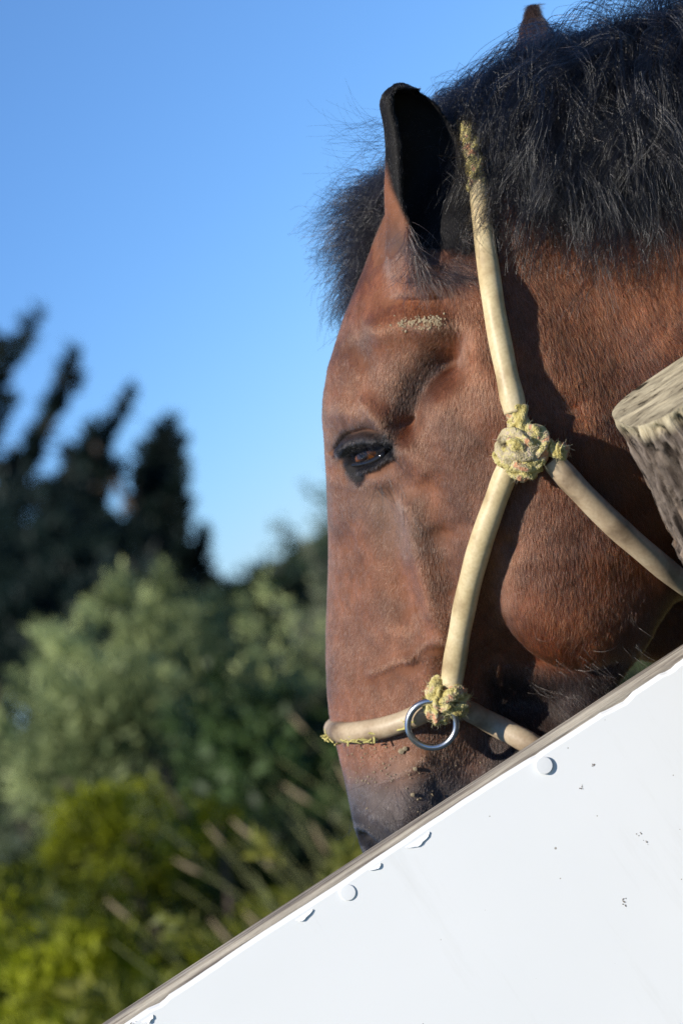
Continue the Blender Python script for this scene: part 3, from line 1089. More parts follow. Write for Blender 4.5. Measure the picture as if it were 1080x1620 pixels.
# ================================================================== HALTER
def tube_material(name, c0, c1, c2):
    m, nt, b = mat(name)
    g = N(nt, 'ShaderNodeNewGeometry')
    n1 = N(nt, 'ShaderNodeTexNoise', Scale=35.0, Detail=6.0)
    nt.links.new(g.outputs['Position'], n1.inputs['Vector'])
    n2 = N(nt, 'ShaderNodeTexNoise', Scale=420.0, Detail=3.0)
    nt.links.new(g.outputs['Position'], n2.inputs['Vector'])
    r = ramp(nt, [(.32, c0), (.5, c1), (.72, c2)], n1.outputs[0])
    r2 = ramp(nt, [(.35, (.72, .68, .62)), (.6, (1, 1, 1))], n2.outputs[0])
    mx = N(nt, 'ShaderNodeMix', data_type='RGBA', blend_type='MULTIPLY')
    mx.inputs[0].default_value = .45
    nt.links.new(r.outputs[0], mx.inputs[6]); nt.links.new(r2.outputs[0], mx.inputs[7])
    nt.links.new(mx.outputs[2], b.inputs['Base Color'])
    b.inputs['Roughness'].default_value = .48
    b.inputs['Specular IOR Level'].default_value = .4
    b.inputs['Subsurface Weight'].default_value = .0
    nt.links.new(bump(nt, n2.outputs[0], .30, .0003), b.inputs['Normal'])
    return m
M_HOSE = tube_material('cream_hose', (.34, .25, .13), (.52, .42, .235), (.62, .52, .33))
M_HOSE_DIRTY = tube_material('grey_tan_hose', (.17, .12, .075), (.37, .28, .18), (.50, .41, .28))

def rope_material():
    m, nt, b = mat('mossy_rope')
    g = N(nt, 'ShaderNodeNewGeometry')
    n1 = N(nt, 'ShaderNodeTexNoise', Scale=130.0, Detail=5.0)
    nt.links.new(g.outputs['Position'], n1.inputs['Vector'])
    r = ramp(nt, [(.30, (.13, .09, .03)), (.40, (.38, .31, .095)), (.52, (.55, .47, .20)), (.57, (.47, .39, .24)), (.63, (.52, .26, .14))], n1.outputs[0])
    nt.links.new(r.outputs[0], b.inputs['Base Color'])
    b.inputs['Roughness'].default_value = .95
    n2 = N(nt, 'ShaderNodeTexNoise', Scale=700.0, Detail=4.0)
    nt.links.new(g.outputs['Position'], n2.inputs['Vector'])
    nt.links.new(bump(nt, n2.outputs[0], 1.0, .0018), b.inputs['Normal'])
    return m
M_ROPE = rope_material()
M_ROPE_GREY = rope_material(); M_ROPE_GREY.name = 'grey_rope'
rr_ = [n for n in M_ROPE_GREY.node_tree.nodes if n.type == 'VALTORGB'][0].color_ramp
for e_, c_ in zip(rr_.elements, ((.11, .08, .045), (.34, .28, .15), (.47, .39, .25), (.50, .43, .18), (.50, .40, .29))):
    e_.color = (*c_, 1)
M_FIBRE = hair_material('rope_fibre', True, rough=.5, rrough=.7)

hb = loc2w(px2loc(760, 800, -.12))
halter = empty('halter', hb, 'yellowed hose and rope halter with a steel ring worn on the bay head', 'halter')

def surf_path(pts, lift, n=70, extra=None):
    """pts (px,py[,dy]) on the horse's skin -> local path lifted towards the camera and smoothed"""
    c = catmull(np.array([p[:2] for p in pts], float), n)
    ys = []
    last = -.1
    for x, y in c:
        h = hit(x, y)
        if h is None: h = last
        last = h
        ys.append(h)
    ys = np.array(ys)
    # ride over hollows like something stiff: running minimum, then smooth
    w = max(3, n // 8)
    pad = np.pad(ys, w, 'edge')
    mn = np.array([pad[i:i + 2 * w + 1].min() for i in range(n)])
    ys = .75 * ys + .25 * mn
    k = np.hanning(2 * w + 1); k /= k.sum()
    ys = np.convolve(np.pad(ys, w, 'edge'), k, 'valid')
    dy = np.interp(np.linspace(0, 1, n), np.linspace(0, 1, len(pts)), [p[2] if len(p) > 2 else 0 for p in pts])
    return px2loc(c[:, 0], c[:, 1], ys - lift + dy)

def hose(name, path, rad, material, seg=20, hollow=True):
    n = len(path)
    u = np.linspace(0, 1, n)
    wob = 1 + .05 * (vnoise(np.stack([u * 9, u * 0 + 3, u * 0], -1)) - .5) * 2
    v, f = tube_geo(loc2w(path), rad * wob, seg)
    return mesh_obj(name, v, f, material, halter)

R1 = .0089
crown = surf_path([(756, 280), (762, 345), (771, 415), (784, 505), (803, 600), (815, 652)], R1 + .002)
cpy = loc2px(crown)[1]
# beside the ear the hose lies on the skin just behind it
side = np.array([(hit(782, q) or -.05) for q in np.linspace(280, 470, 20)])
dep_ = np.interp(cpy, np.linspace(280, 470, 20), np.convolve(np.pad(side, 3, 'edge'), np.ones(7) / 7, 'valid')) - .004
crown[:, 1] = np.where(cpy < 450, dep_, crown[:, 1])
kk_ = np.hanning(13); kk_ /= kk_.sum()
crown[:, 1] = np.convolve(np.pad(crown[:, 1], 6, 'edge'), kk_, 'valid')
cpx_, cpy_ = loc2px(crown)
crown = px2loc(np.interp(np.linspace(0, 1, 70), np.linspace(0, 1, 70), catmull([(756, 280), (762, 345), (771, 415), (784, 505), (803, 600), (815, 652)], 70)[:, 0]), cpy_, crown[:, 1])
hose('cheek_hose', crown, np.linspace(.0072, R1 * 1.04, len(crown)), M_HOSE)
lower = surf_path([(806, 732), (786, 785), (760, 860), (740, 935), (725, 1010), (713, 1086)], R1 + .002)
hose('cheek_hose', lower, np.linspace(R1 * .98, R1, len(lower)), M_HOSE)
throat = surf_path([(872, 728), (915, 775), (968, 828), (1025, 878), (1085, 926), (1140, 958)], R1 + .006)
hose('throat_hose', throat, R1, M_HOSE_DIRTY)
# noseband : from the ring knot round the bridge of the nose to the far side
fb = surf_path([(690, 1116), (655, 1134), (615, 1149), (575, 1157), (545, 1159)], .0085)
tail = np.array([px2loc(536, 1158, fb[-1, 1] + .012), px2loc(530, 1156, fb[-1, 1] + .035), px2loc(533, 1150, fb[-1, 1] + .062), px2loc(575, 1140, fb[-1, 1] + .10)])
fbp = catmull(np.vstack([fb[::10], fb[-1:], tail]), 110)
hose('nose_hose', fbp, .0082, M_HOSE_DIRTY)
rb = surf_path([(733, 1120), (775, 1143), (830, 1172), (885, 1205)], .009)
hose('nose_hose', rb, np.linspace(.0078, .0092, len(rb)), M_HOSE_DIRTY)

def rope_disp(seed, tw=14):
    def f(th, s):
        p = np.stack([np.cos(th) * 2 + seed, np.sin(th) * 2, s * 12], -1)
        return 1 + .20 * np.cos(3 * th - s * tw) + .17 * (fbm(p * 2.4, 3) - .5) * 2
    return f

def rope_piece(name, pts, r, seed, material=None, parent=None, tw=24, n=90):
    path = catmull(np.array(pts, float), n)
    rad = r * np.ones(n); rad[0] *= .55; rad[-1] *= .55; rad[1] *= .85; rad[-2] *= .85
    v, f = tube_geo(loc2w(path), rad, 26, disp=rope_disp(seed, tw))
    o = mesh_obj(name, v, f, material or M_ROPE, parent or halter)
    return o, v

fib = []
def fuzz(v, n, c):
    idx = rng.integers(0, len(v), n)
    ctr = v.mean(0)
    for i in idx:
        p = v[i]; d = p - ctr; d = d / (np.linalg.norm(d) + 1e-9) + rng.normal(0, .7, 3)
        d /= np.linalg.norm(d)
        L = rng.uniform(.0012, .0042); t = np.linspace(0, 1, 4)
        bend = rng.normal(0, .5, 3)
        fib.append((p + (d * t[:, None] + bend * (t ** 2)[:, None]) * L, np.array(c) * rng.uniform(.6, 1.3)))

def L(px, py, y): return px2loc(px, py, y)
# upper knot : two cords come out of the cheek hose, pass round, and tuck in
yk = (hit(830, 705) or -.12)
y1 = yk - .022
pieces = [
    ([L(811, 640, y1 + .006), L(813, 662, y1 + .006), L(815, 690, y1 + .004)], .0050, 1, M_ROPE),
    ([L(822, 640, y1 + .004), L(824, 662, y1 + .002), L(830, 682, y1 - .002), L(848, 682, y1 - .003), L(857, 699, y1 - .004), L(852, 722, y1 - .004), L(842, 738, y1)], .0056, 2, M_ROPE),
    ([L(842, 714, y1 - .004), L(829, 693, y1 - .005), L(807, 690, y1 - .002), L(794, 706, y1), L(806, 720, y1 - .005), L(832, 719, y1 - .007), L(846, 710, y1 - .004)], .0060, 3, M_ROPE_GREY),
    ([L(802, 716, y1), L(815, 703, y1 - .007), L(832, 700, y1 - .007), L(848, 694, y1 - .002)], .0062, 4, M_ROPE),
    ([L(788, 714, y1 + .005), L(800, 730, y1), L(822, 738, y1 - .004), L(844, 731, y1 - .003), L(858, 714, y1 + .003)], .0056, 5, M_ROPE),
    ([L(808, 738, y1 + .004), L(822, 750, y1 - .001), L(840, 747, y1), L(850, 734, y1 + .005)], .0050, 6, M_ROPE),
    ([L(800, 696, y1 + .010), L(825, 715, y1 + .008), L(848, 712, y1 + .010)], .0095, 8, M_ROPE),
    ([L(852, 704, y1 + .008), L(872, 709, y1 + .002), L(886, 713, y1 - .004), L(894, 715, y1 - .007)], .0056, 7, M_ROPE),
]
kn = None
for pts, r, sd, mm in pieces:
    o, v = rope_piece('rope_knot' if sd not in (1, 2, 7) else 'rope_cord', pts, r, sd, mm)
    fuzz(v, 120, (.42, .40, .16) if mm is M_ROPE else (.36, .32, .2))
# lower knot round the ring
yr = (hit(703, 1110) or -.08)
y2 = yr - .020
pieces = [
    ([L(694, 1076, y2 + .008), L(690, 1090, y2), L(700, 1104, y2 - .004), L(716, 1106, y2)], .0052, 11, M_ROPE),
    ([L(684, 1092, y2 + .006), L(686, 1104, y2 - .003), L(696, 1116, y2 - .005), L(714, 1112, y2 - .003)], .0053, 12, M_ROPE),
    ([L(702, 1124, y2 - .001), L(706, 1110, y2 - .008), L(718, 1098, y2 - .006), L(727, 1096, y2 + .002)], .0056, 13, M_ROPE),
    ([L(680, 1112, y2 + .004), L(684, 1126, y2 - .004), L(694, 1136, y2 - .002), L(704, 1132, y2 + .004)], .0054, 14, M_ROPE),
    ([L(712, 1128, y2), L(724, 1122, y2 - .002), L(733, 1110, y2 + .002), L(730, 1096, y2 + .010)], .0053, 15, M_ROPE),
    ([L(676, 1118, y2 + .008), L(690, 1112, y2 + .006), L(716, 1118, y2 + .008), L(734, 1124, y2 + .012)], .0072, 16, M_ROPE),
]
for pts, r, sd, mm in pieces:
    o, v = rope_piece('rope_knot', pts, r, sd, mm)
    fuzz(v, 120, (.40, .38, .13))
# rope over the poll, under the mane
pts = [(741, 200), (745, 222), (750, 248), (754, 272), (757, 296)]
pp = np.array([px2loc(x, y, -.045 - .018 * i) for i, (x, y) in enumerate(pts)])
pp[:, 1] = np.interp(np.arange(5), (0, 1, 2, 3, 4), (crown[0, 1] + .032, crown[0, 1] + .014, crown[0, 1] + .001, crown[0, 1] - .002, crown[3, 1]))
o, v = rope_piece('crown_rope', pp, .0066, 21, M_ROPE)
fuzz(v, 300, (.5, .46, .14))
S = np.array([s for s, _ in fib]); C = np.array([c for _, c in fib])
o = curves_obj('rope_fuzz', S, np.linspace(.00020, .00007, 4), M_FIBRE, halter, C); o['kind'] = 'stuff'

# steel ring
def ring():
    c = px2loc(683, 1146, y2 - .001)
    a = np.array([math.cos(.15), -.06, math.sin(.15)]); a /= np.linalg.norm(a)
    b = np.array([.0, -.22, 1.0]); b = b - a * (a @ b); b /= np.linalg.norm(b)
    nn = np.cross(a, b)
    Rm, rm = .0186, .0026
    u = np.linspace(0, 2 * math.pi, 64, endpoint=False); w = np.linspace(0, 2 * math.pi, 14, endpoint=False)
    Um, Wm = np.meshgrid(u, w, indexing='ij')
    rad = Rm + rm * np.cos(Wm)
    v = c + rad[..., None] * (np.cos(Um)[..., None] * a + np.sin(Um)[..., None] * b) + (rm * np.sin(Wm))[..., None] * nn
    i = np.arange(64 * 14).reshape(64, 14)
    q = np.stack([i, np.roll(i, -1, 0), np.roll(np.roll(i, -1, 0), -1, 1), np.roll(i, -1, 1)], -1).reshape(-1, 4)
    m, nt, bb = mat('worn_steel')
    bb.inputs['Metallic'].default_value = 1
    bb.inputs['Base Color'].default_value = (.50, .51, .53, 1)
    nz = N(nt, 'ShaderNodeTexNoise', Scale=300.0, Detail=4.0)
    rr = ramp(nt, [(.3, (.18, .18, .18)), (.7, (.42, .42, .42))], nz.outputs[0])
    nt.links.new(rr.outputs[0], bb.inputs['Roughness'])
    mesh_obj('ring', loc2w(v.reshape(-1, 3)), q, m, halter)
ring()
print('halter', round(time.time() - T0, 1))

# hay bits caught on the noseband
def hay():
    m, nt, b = mat('hay')
    oi = N(nt, 'ShaderNodeTexNoise', Scale=90.0)
    r = ramp(nt, [(.3, (.38, .33, .08)), (.7, (.62, .55, .22))], oi.outputs[0])
    nt.links.new(r.outputs[0], b.inputs['Base Color']); b.inputs['Roughness'].default_value = .7
    parts = []
    for i in range(70):
        px = rng.uniform(514, 600) if i < 58 else rng.uniform(636, 650)
        py = np.interp(px, (514, 545, 600, 650), (1160, 1168, 1158, 1143)) + rng.normal(2, 5)
        j = np.argmin(np.abs(loc2px(fbp)[0] - px) + np.abs(loc2px(fbp)[1] - py))
        y = fbp[j, 1] - .0075
        a = rng.uniform(-.6, .6) if rng.random() < .7 else rng.uniform(0, 3.1)
        Ls = rng.uniform(.003, .010)
        d = np.array([math.cos(a), rng.normal(0, .25), math.sin(a)]) * Ls
        p0 = px2loc(px, py, y)
        v, f = tube_geo(loc2w(np.array([p0 - d / 2, p0 + rng.normal(0, .0003, 3), p0 + d / 2])), rng.uniform(.0004, .0009), 5)
        parts.append((v, f))
    v, f = merge_geo(parts)
    o = mesh_obj('hay', v, f, m, smooth=False)
    tag(o, 'bits of yellow hay stuck to the noseband hose', 'hay', kind='stuff')
hay()

# ================================================================== FENCE
FD = 2.200                              # front of the painted sheet
ZT = EYE - 475.3 * 2.212 / FPX          # top edge of the rail
def wood_material(name, cols, axis_scale, grain=1.0):
    m, nt, b = mat(name)
    tc = N(nt, 'ShaderNodeTexCoord')
    mp = N(nt, 'ShaderNodeMapping')
    mp.inputs['Scale'].default_value = axis_scale
    nt.links.new(tc.outputs['Object'], mp.inputs['Vector'])
    n1 = N(nt, 'ShaderNodeTexNoise', Scale=6.0, Detail=8.0, Roughness=.65)
    nt.links.new(mp.outputs[0], n1.inputs['Vector'])
    n2 = N(nt, 'ShaderNodeTexNoise', Scale=9.0, Detail=4.0)
    nt.links.new(tc.outputs['Object'], n2.inputs['Vector'])
    r = ramp(nt, cols, n1.outputs[0])
    r2 = ramp(nt, [(.35, (.62, .60, .58)), (.65, (1.05, 1.03, 1.0))], n2.outputs[0])
    mx = N(nt, 'ShaderNodeMix', data_type='RGBA', blend_type='MULTIPLY'); mx.inputs[0].default_value = 1
    nt.links.new(r.outputs[0], mx.inputs[6]); nt.links.new(r2.outputs[0], mx.inputs[7])
    nt.links.new(mx.outputs[2], b.inputs['Base Color'])
    b.inputs['Roughness'].default_value = .85
    nt.links.new(bump(nt, n1.outputs[0], .9, .003 * grain), b.inputs['Normal'])
    return m
M_RAIL = wood_material('weathered_rail', [(.30, (.055, .047, .040)), (.43, (.22, .19, .16)), (.54, (.40, .365, .305)), (.70, (.56, .52, .44))], (1.6, 55, 55))

def painted_material():
    m, nt, b = mat('white_paint')
    tc = N(nt, 'ShaderNodeTexCoord')
    out = None
    v1 = N(nt, 'ShaderNodeTexVoronoi', Scale=46.0, Randomness=1.0)          # fly specks
    nt.links.new(tc.outputs['Object'], v1.inputs['Vector'])
    n0 = N(nt, 'ShaderNodeTexNoise', Scale=7.0, Detail=2.0)
    nt.links.new(tc.outputs['Object'], n0.inputs['Vector'])
    th = N(nt, 'ShaderNodeMath', operation='MULTIPLY')
    nt.links.new(n0.outputs[0], th.inputs[0]); th.inputs[1].default_value = .075
    lt = N(nt, 'ShaderNodeMath', operation='LESS_THAN')
    nt.links.new(v1.outputs['Distance'], lt.inputs[0]); nt.links.new(th.outputs[0], lt.inputs[1])
    wn_ = N(nt, 'ShaderNodeSeparateColor')
    nt.links.new(v1.outputs['Color'], wn_.inputs[0])
    gt = N(nt, 'ShaderNodeMath', operation='GREATER_THAN'); gt.inputs[1].default_value = .72
    nt.links.new(wn_.outputs[0], gt.inputs[0])
    sp = N(nt, 'ShaderNodeMath', operation='MULTIPLY')
    nt.links.new(lt.outputs[0], sp.inputs[0]); nt.links.new(gt.outputs[0], sp.inputs[1])
    n1 = N(nt, 'ShaderNodeTexNoise', Scale=4.0, Detail=5.0)
    nt.links.new(tc.outputs['Object'], n1.inputs['Vector'])
    r = ramp(nt, [(.35, (.70, .72, .73)), (.65, (.735, .75, .76))], n1.outputs[0])
    mx = N(nt, 'ShaderNodeMix', data_type='RGBA'); 
    nt.links.new(sp.outputs[0], mx.inputs[0]); nt.links.new(r.outputs[0], mx.inputs[6]); mx.inputs[7].default_value = (.33, .31, .28, 1)
    nt.links.new(mx.outputs[2], b.inputs['Base Color'])
    mps = N(nt, 'ShaderNodeMapping'); mps.inputs['Scale'].default_value = (14, 14, 1.6)
    nt.links.new(tc.outputs['Object'], mps.inputs['Vector'])
    n3 = N(nt, 'ShaderNodeTexNoise', Scale=1.0, Detail=9.0, Roughness=.7)
    nt.links.new(mps.outputs[0], n3.inputs['Vector'])
    r3 = ramp(nt, [(.30, (.90, .895, .88)), (.46, (1, 1, 1))], n3.outputs[0])
    mx2 = N(nt, 'ShaderNodeMix', data_type='RGBA', blend_type='MULTIPLY'); mx2.inputs[0].default_value = 1
    nt.links.new(mx.outputs[2], mx2.inputs[6]); nt.links.new(r3.outputs[0], mx2.inputs[7])
    v2 = N(nt, 'ShaderNodeTexVoronoi', Scale=85.0, Randomness=1.0)
    nt.links.new(tc.outputs['Object'], v2.inputs['Vector'])
    l2 = N(nt, 'ShaderNodeMath', operation='LESS_THAN'); l2.inputs[1].default_value = .055
    nt.links.new(v2.outputs['Distance'], l2.inputs[0])
    s2 = N(nt, 'ShaderNodeSeparateColor'); nt.links.new(v2.outputs['Color'], s2.inputs[0])
    g2 = N(nt, 'ShaderNodeMath', operation='GREATER_THAN'); g2.inputs[1].default_value = .90
    nt.links.new(s2.outputs[1], g2.inputs[0])
    p2 = N(nt, 'ShaderNodeMath', operation='MULTIPLY')
    nt.links.new(l2.outputs[0], p2.inputs[0]); nt.links.new(g2.outputs[0], p2.inputs[1])
    mx3 = N(nt, 'ShaderNodeMix', data_type='RGBA')
    nt.links.new(p2.outputs[0], mx3.inputs[0]); nt.links.new(mx2.outputs[2], mx3.inputs[6]); mx3.inputs[7].default_value = (.36, .34, .31, 1)
    nt.links.new(mx3.outputs[2], b.inputs['Base Color'])
    b.inputs['Roughness'].default_value = .42
    b.inputs['Specular IOR Level'].default_value = .35
    n2 = N(nt, 'ShaderNodeTexNoise', Scale=3.0, Detail=2.0)
    nt.links.new(tc.outputs['Object'], n2.inputs['Vector'])
    nt.links.new(bump(nt, n2.outputs[0], .25, .01), b.inputs['Normal'])
    return m
M_WHITE = painted_material()

fence = empty('board_fence', (0, 2.225, 0), 'white painted board panel topped by a bare grey wooden rail', 'fence')
def rail():
    n = 260
    xs = np.linspace(-1.6, 2.6, n)
    prof = [(0, -.09), (0, -.016), (0, -.004), (.0035, 0.0), (.016, .0010), (.030, 0.0), (.034, -.005), (.034, -.09)]
    y0 = FD + .0075
    v = []
    for i, (dy, dz) in enumerate(prof):
        p = np.stack([xs, xs * 0 + y0 + dy, xs * 0 + ZT + dz], 1)
        p[:, 1] += (fbm(np.stack([xs * 6, xs * 0 + i * 1.7, xs * 0], -1), 3) - .5) * .0022
        p[:, 2] += (fbm(np.stack([xs * 5, xs * 0 + i * 3.1, xs * 0 + 5], -1), 3) - .5) * .0022
        v.append(p)
    v = np.stack(v, 1)
    k = len(prof)
    idx = np.arange(n * k).reshape(n, k)
    q = np.stack([idx[:-1], idx[1:], np.roll(idx, -1, 1)[1:], np.roll(idx, -1, 1)[:-1]], -1).reshape(-1, 4)
    faces = [tuple(int(a) for a in f) for f in q] + [tuple(int(a) for a in idx[0]), tuple(int(a) for a in idx[-1][::-1])]
    mesh_obj('rail', v.reshape(-1, 3), faces, M_RAIL, fence, smooth=False)
rail()

def sheet():
    n = 900
    xs = np.linspace(-1.6, 2.6, n)
    zt = ZT - .0068 + (fbm(np.stack([xs * 14, xs * 0, xs * 0 + 2], -1), 4) - .5) * .004
    chip = fbm(np.stack([xs * 42, xs * 0 + 3, xs * 0], -1), 3)
    zt = zt - np.clip(chip - .62, 0, 1) * .012
    front = np.full(n, FD); back = front + .007
    rows = [np.stack([xs, front, xs * 0 + .12], 1),
            np.stack([xs, front, zt - .010], 1),
            np.stack([xs, front, zt - .0016], 1),
            np.stack([xs, front + .0012, zt], 1),
            np.stack([xs, back - .0005, zt + .0014], 1),
            np.stack([xs, back - .0005, xs * 0 + .12], 1)]
    v = np.stack(rows, 1); k = len(rows)
    idx = np.arange(n * k).reshape(n, k)
    q = np.stack([idx[:-1], idx[1:], np.roll(idx, -1, 1)[1:], np.roll(idx, -1, 1)[:-1]], -1).reshape(-1, 4)
    faces = [tuple(int(a) for a in f) for f in q] + [tuple(int(a) for a in idx[0]), tuple(int(a) for a in idx[-1][::-1])]
    mesh_obj('board', v.reshape(-1, 3), faces, M_WHITE, fence, smooth=False)
    # paint flakes lifting along the top edge
    for px, py, w, h, sd in ((476, 1440, .015, .0050, 1), (655, 1321, .021, .0050, 3), (588, 1364, .010, .0025, 7), (228, 1604, .010, .005, 13)):
        rr = np.random.default_rng(sd)
        c = px2w(px, py, FD - .0012)
        m_ = 9
        t = np.linspace(-1, 1, m_)
        top = np.stack([c[0] + t * w / 2, c[1] + 0 * t + .0011, c[2] - .004 + 0 * t], 1)
        curl = rr.uniform(.0004, .0011)
        bot = np.stack([c[0] + t * w / 2 * .96, c[1] - curl * (1 - t ** 2) * rr.uniform(.6, 1, m_), c[2] - .004 - .9 * h * np.sqrt(np.clip(1.04 - t ** 2, 0, 1)) * np.convolve(rr.uniform(.1, 1.3, m_ + 2), (.25, .5, .25), 'valid')], 1)
        v = np.vstack([top, bot, top + [0, .0004, 0], bot + [0, .0004, .0002]])
        f = []
        for i in range(m_ - 1):
            f += [(i, i + 1, m_ + i + 1, m_ + i), (2 * m_ + i + 1, 2 * m_ + i, 3 * m_ + i, 3 * m_ + i + 1), (m_ + i, m_ + i + 1, 3 * m_ + i + 1, 3 * m_ + i)]
        mesh_obj('paint_flake', v, f, M_WHITE, fence, smooth=False)
sheet()

M_RUST = mat('rusty_grime')[0]
M_RUST.node_tree.nodes['Principled BSDF'].inputs['Base Color'].default_value = (.22, .18, .14, 1)
M_RUST.node_tree.nodes['Principled BSDF'].inputs['Roughness'].default_value = .9
def nail(px, py, r, tilt, lift):
    c = px2w(px, py, FD - lift)
    ang = np.linspace(0, 2 * math.pi, 28, endpoint=False)
    nn = np.array([tilt, -1, .02]); nn /= np.linalg.norm(nn)
    a = np.cross(nn, [0, 0, 1]); a /= np.linalg.norm(a); b = np.cross(a, nn)
    ringp = lambda rad, off: c + rad * (np.cos(ang)[:, None] * a + np.sin(ang)[:, None] * b) + nn * off
    v = np.vstack([ringp(r, -.0012), ringp(r, 0.0002), ringp(r * .93, .0005), ringp(r * .4, .0006), ringp(.0018, -.0012), ringp(.0018, -.02)])
    f = []
    for k in range(3):
        for i in range(28):
            j = (i + 1) % 28
            f.append((k * 28 + i, k * 28 + j, (k + 1) * 28 + j, (k + 1) * 28 + i))
    f.append(tuple(range(84, 112)))
    f.append(tuple(range(27, -1, -1)))
    for i in range(28):
        j = (i + 1) % 28
        f.append((112 + i, 112 + j, 140 + j, 140 + i))
    return mesh_obj('nail', v, f, M_WHITE, fence, smooth=False)
nail(860, 1211, .0064, .08, .0022)
nail(550, 1412, .0059, .02, .0007)
def grime():
    parts = []
    for px, py, w, h in ((1012, 1322, 12, 9), (1022, 1334, 8, 6), (990, 1432, 7, 16), (985, 1428, 5, 9), (938, 1210, 4, 3), (920, 1247, 6, 5), (210, 1618, 6, 5)):
        for i in range(5):
            x, y = px + rng.normal(0, w * .45), py + rng.normal(0, h * .45)
            parts.append(blob_geo(px2w(x, y, FD - .0003), rng.uniform(.0002, .0006), .4, int(x * 7 + y), np.array([0, -1.0, 0])))
    v, f = merge_geo(parts)
    o = mesh_obj('dirt_specks', v, f, M_RUST, fence, smooth=False); o['kind'] = 'stuff'
grime()

# ---- post
def post_material(name, scale, dist):
    m, nt, b = mat(name)
    a = N(nt, 'ShaderNodeAttribute', attribute_name='pigment')
    tc = N(nt, 'ShaderNodeTexCoord')
    mp = N(nt, 'ShaderNodeMapping'); mp.inputs['Scale'].default_value = scale
    wv = N(nt, 'ShaderNodeTexNoise', Scale=14.0, Detail=2.0)
    nt.links.new(tc.outputs['Object'], wv.inputs['Vector'])
    ad = N(nt, 'ShaderNodeMix', data_type='VECTOR')
    ad.inputs[0].default_value = .035
    nt.links.new(tc.outputs['Object'], ad.inputs[4]); nt.links.new(wv.outputs['Color'], ad.inputs[5])
    nt.links.new(ad.outputs[1], mp.inputs['Vector'])
    n1 = N(nt, 'ShaderNodeTexNoise', Scale=1.0, Detail=7.0, Roughness=.62)
    nt.links.new(mp.outputs[0], n1.inputs['Vector'])
    r = ramp(nt, [(.37, (.10, .085, .075)), (.43, (.70, .66, .63)), (.55, (1.05, 1.02, .99)), (.70, (1.5, 1.44, 1.36))], n1.outputs[0])
    mx = N(nt, 'ShaderNodeMix', data_type='RGBA', blend_type='MULTIPLY'); mx.inputs[0].default_value = 1
    nt.links.new(a.outputs['Color'], mx.inputs[6]); nt.links.new(r.outputs[0], mx.inputs[7])
    nt.links.new(mx.outputs[2], b.inputs['Base Color'])
    b.inputs['Roughness'].default_value = .92
    b.inputs['Specular IOR Level'].default_value = .15
    nt.links.new(bump(nt, n1.outputs[0], 1.0, dist), b.inputs['Normal'])
    return m
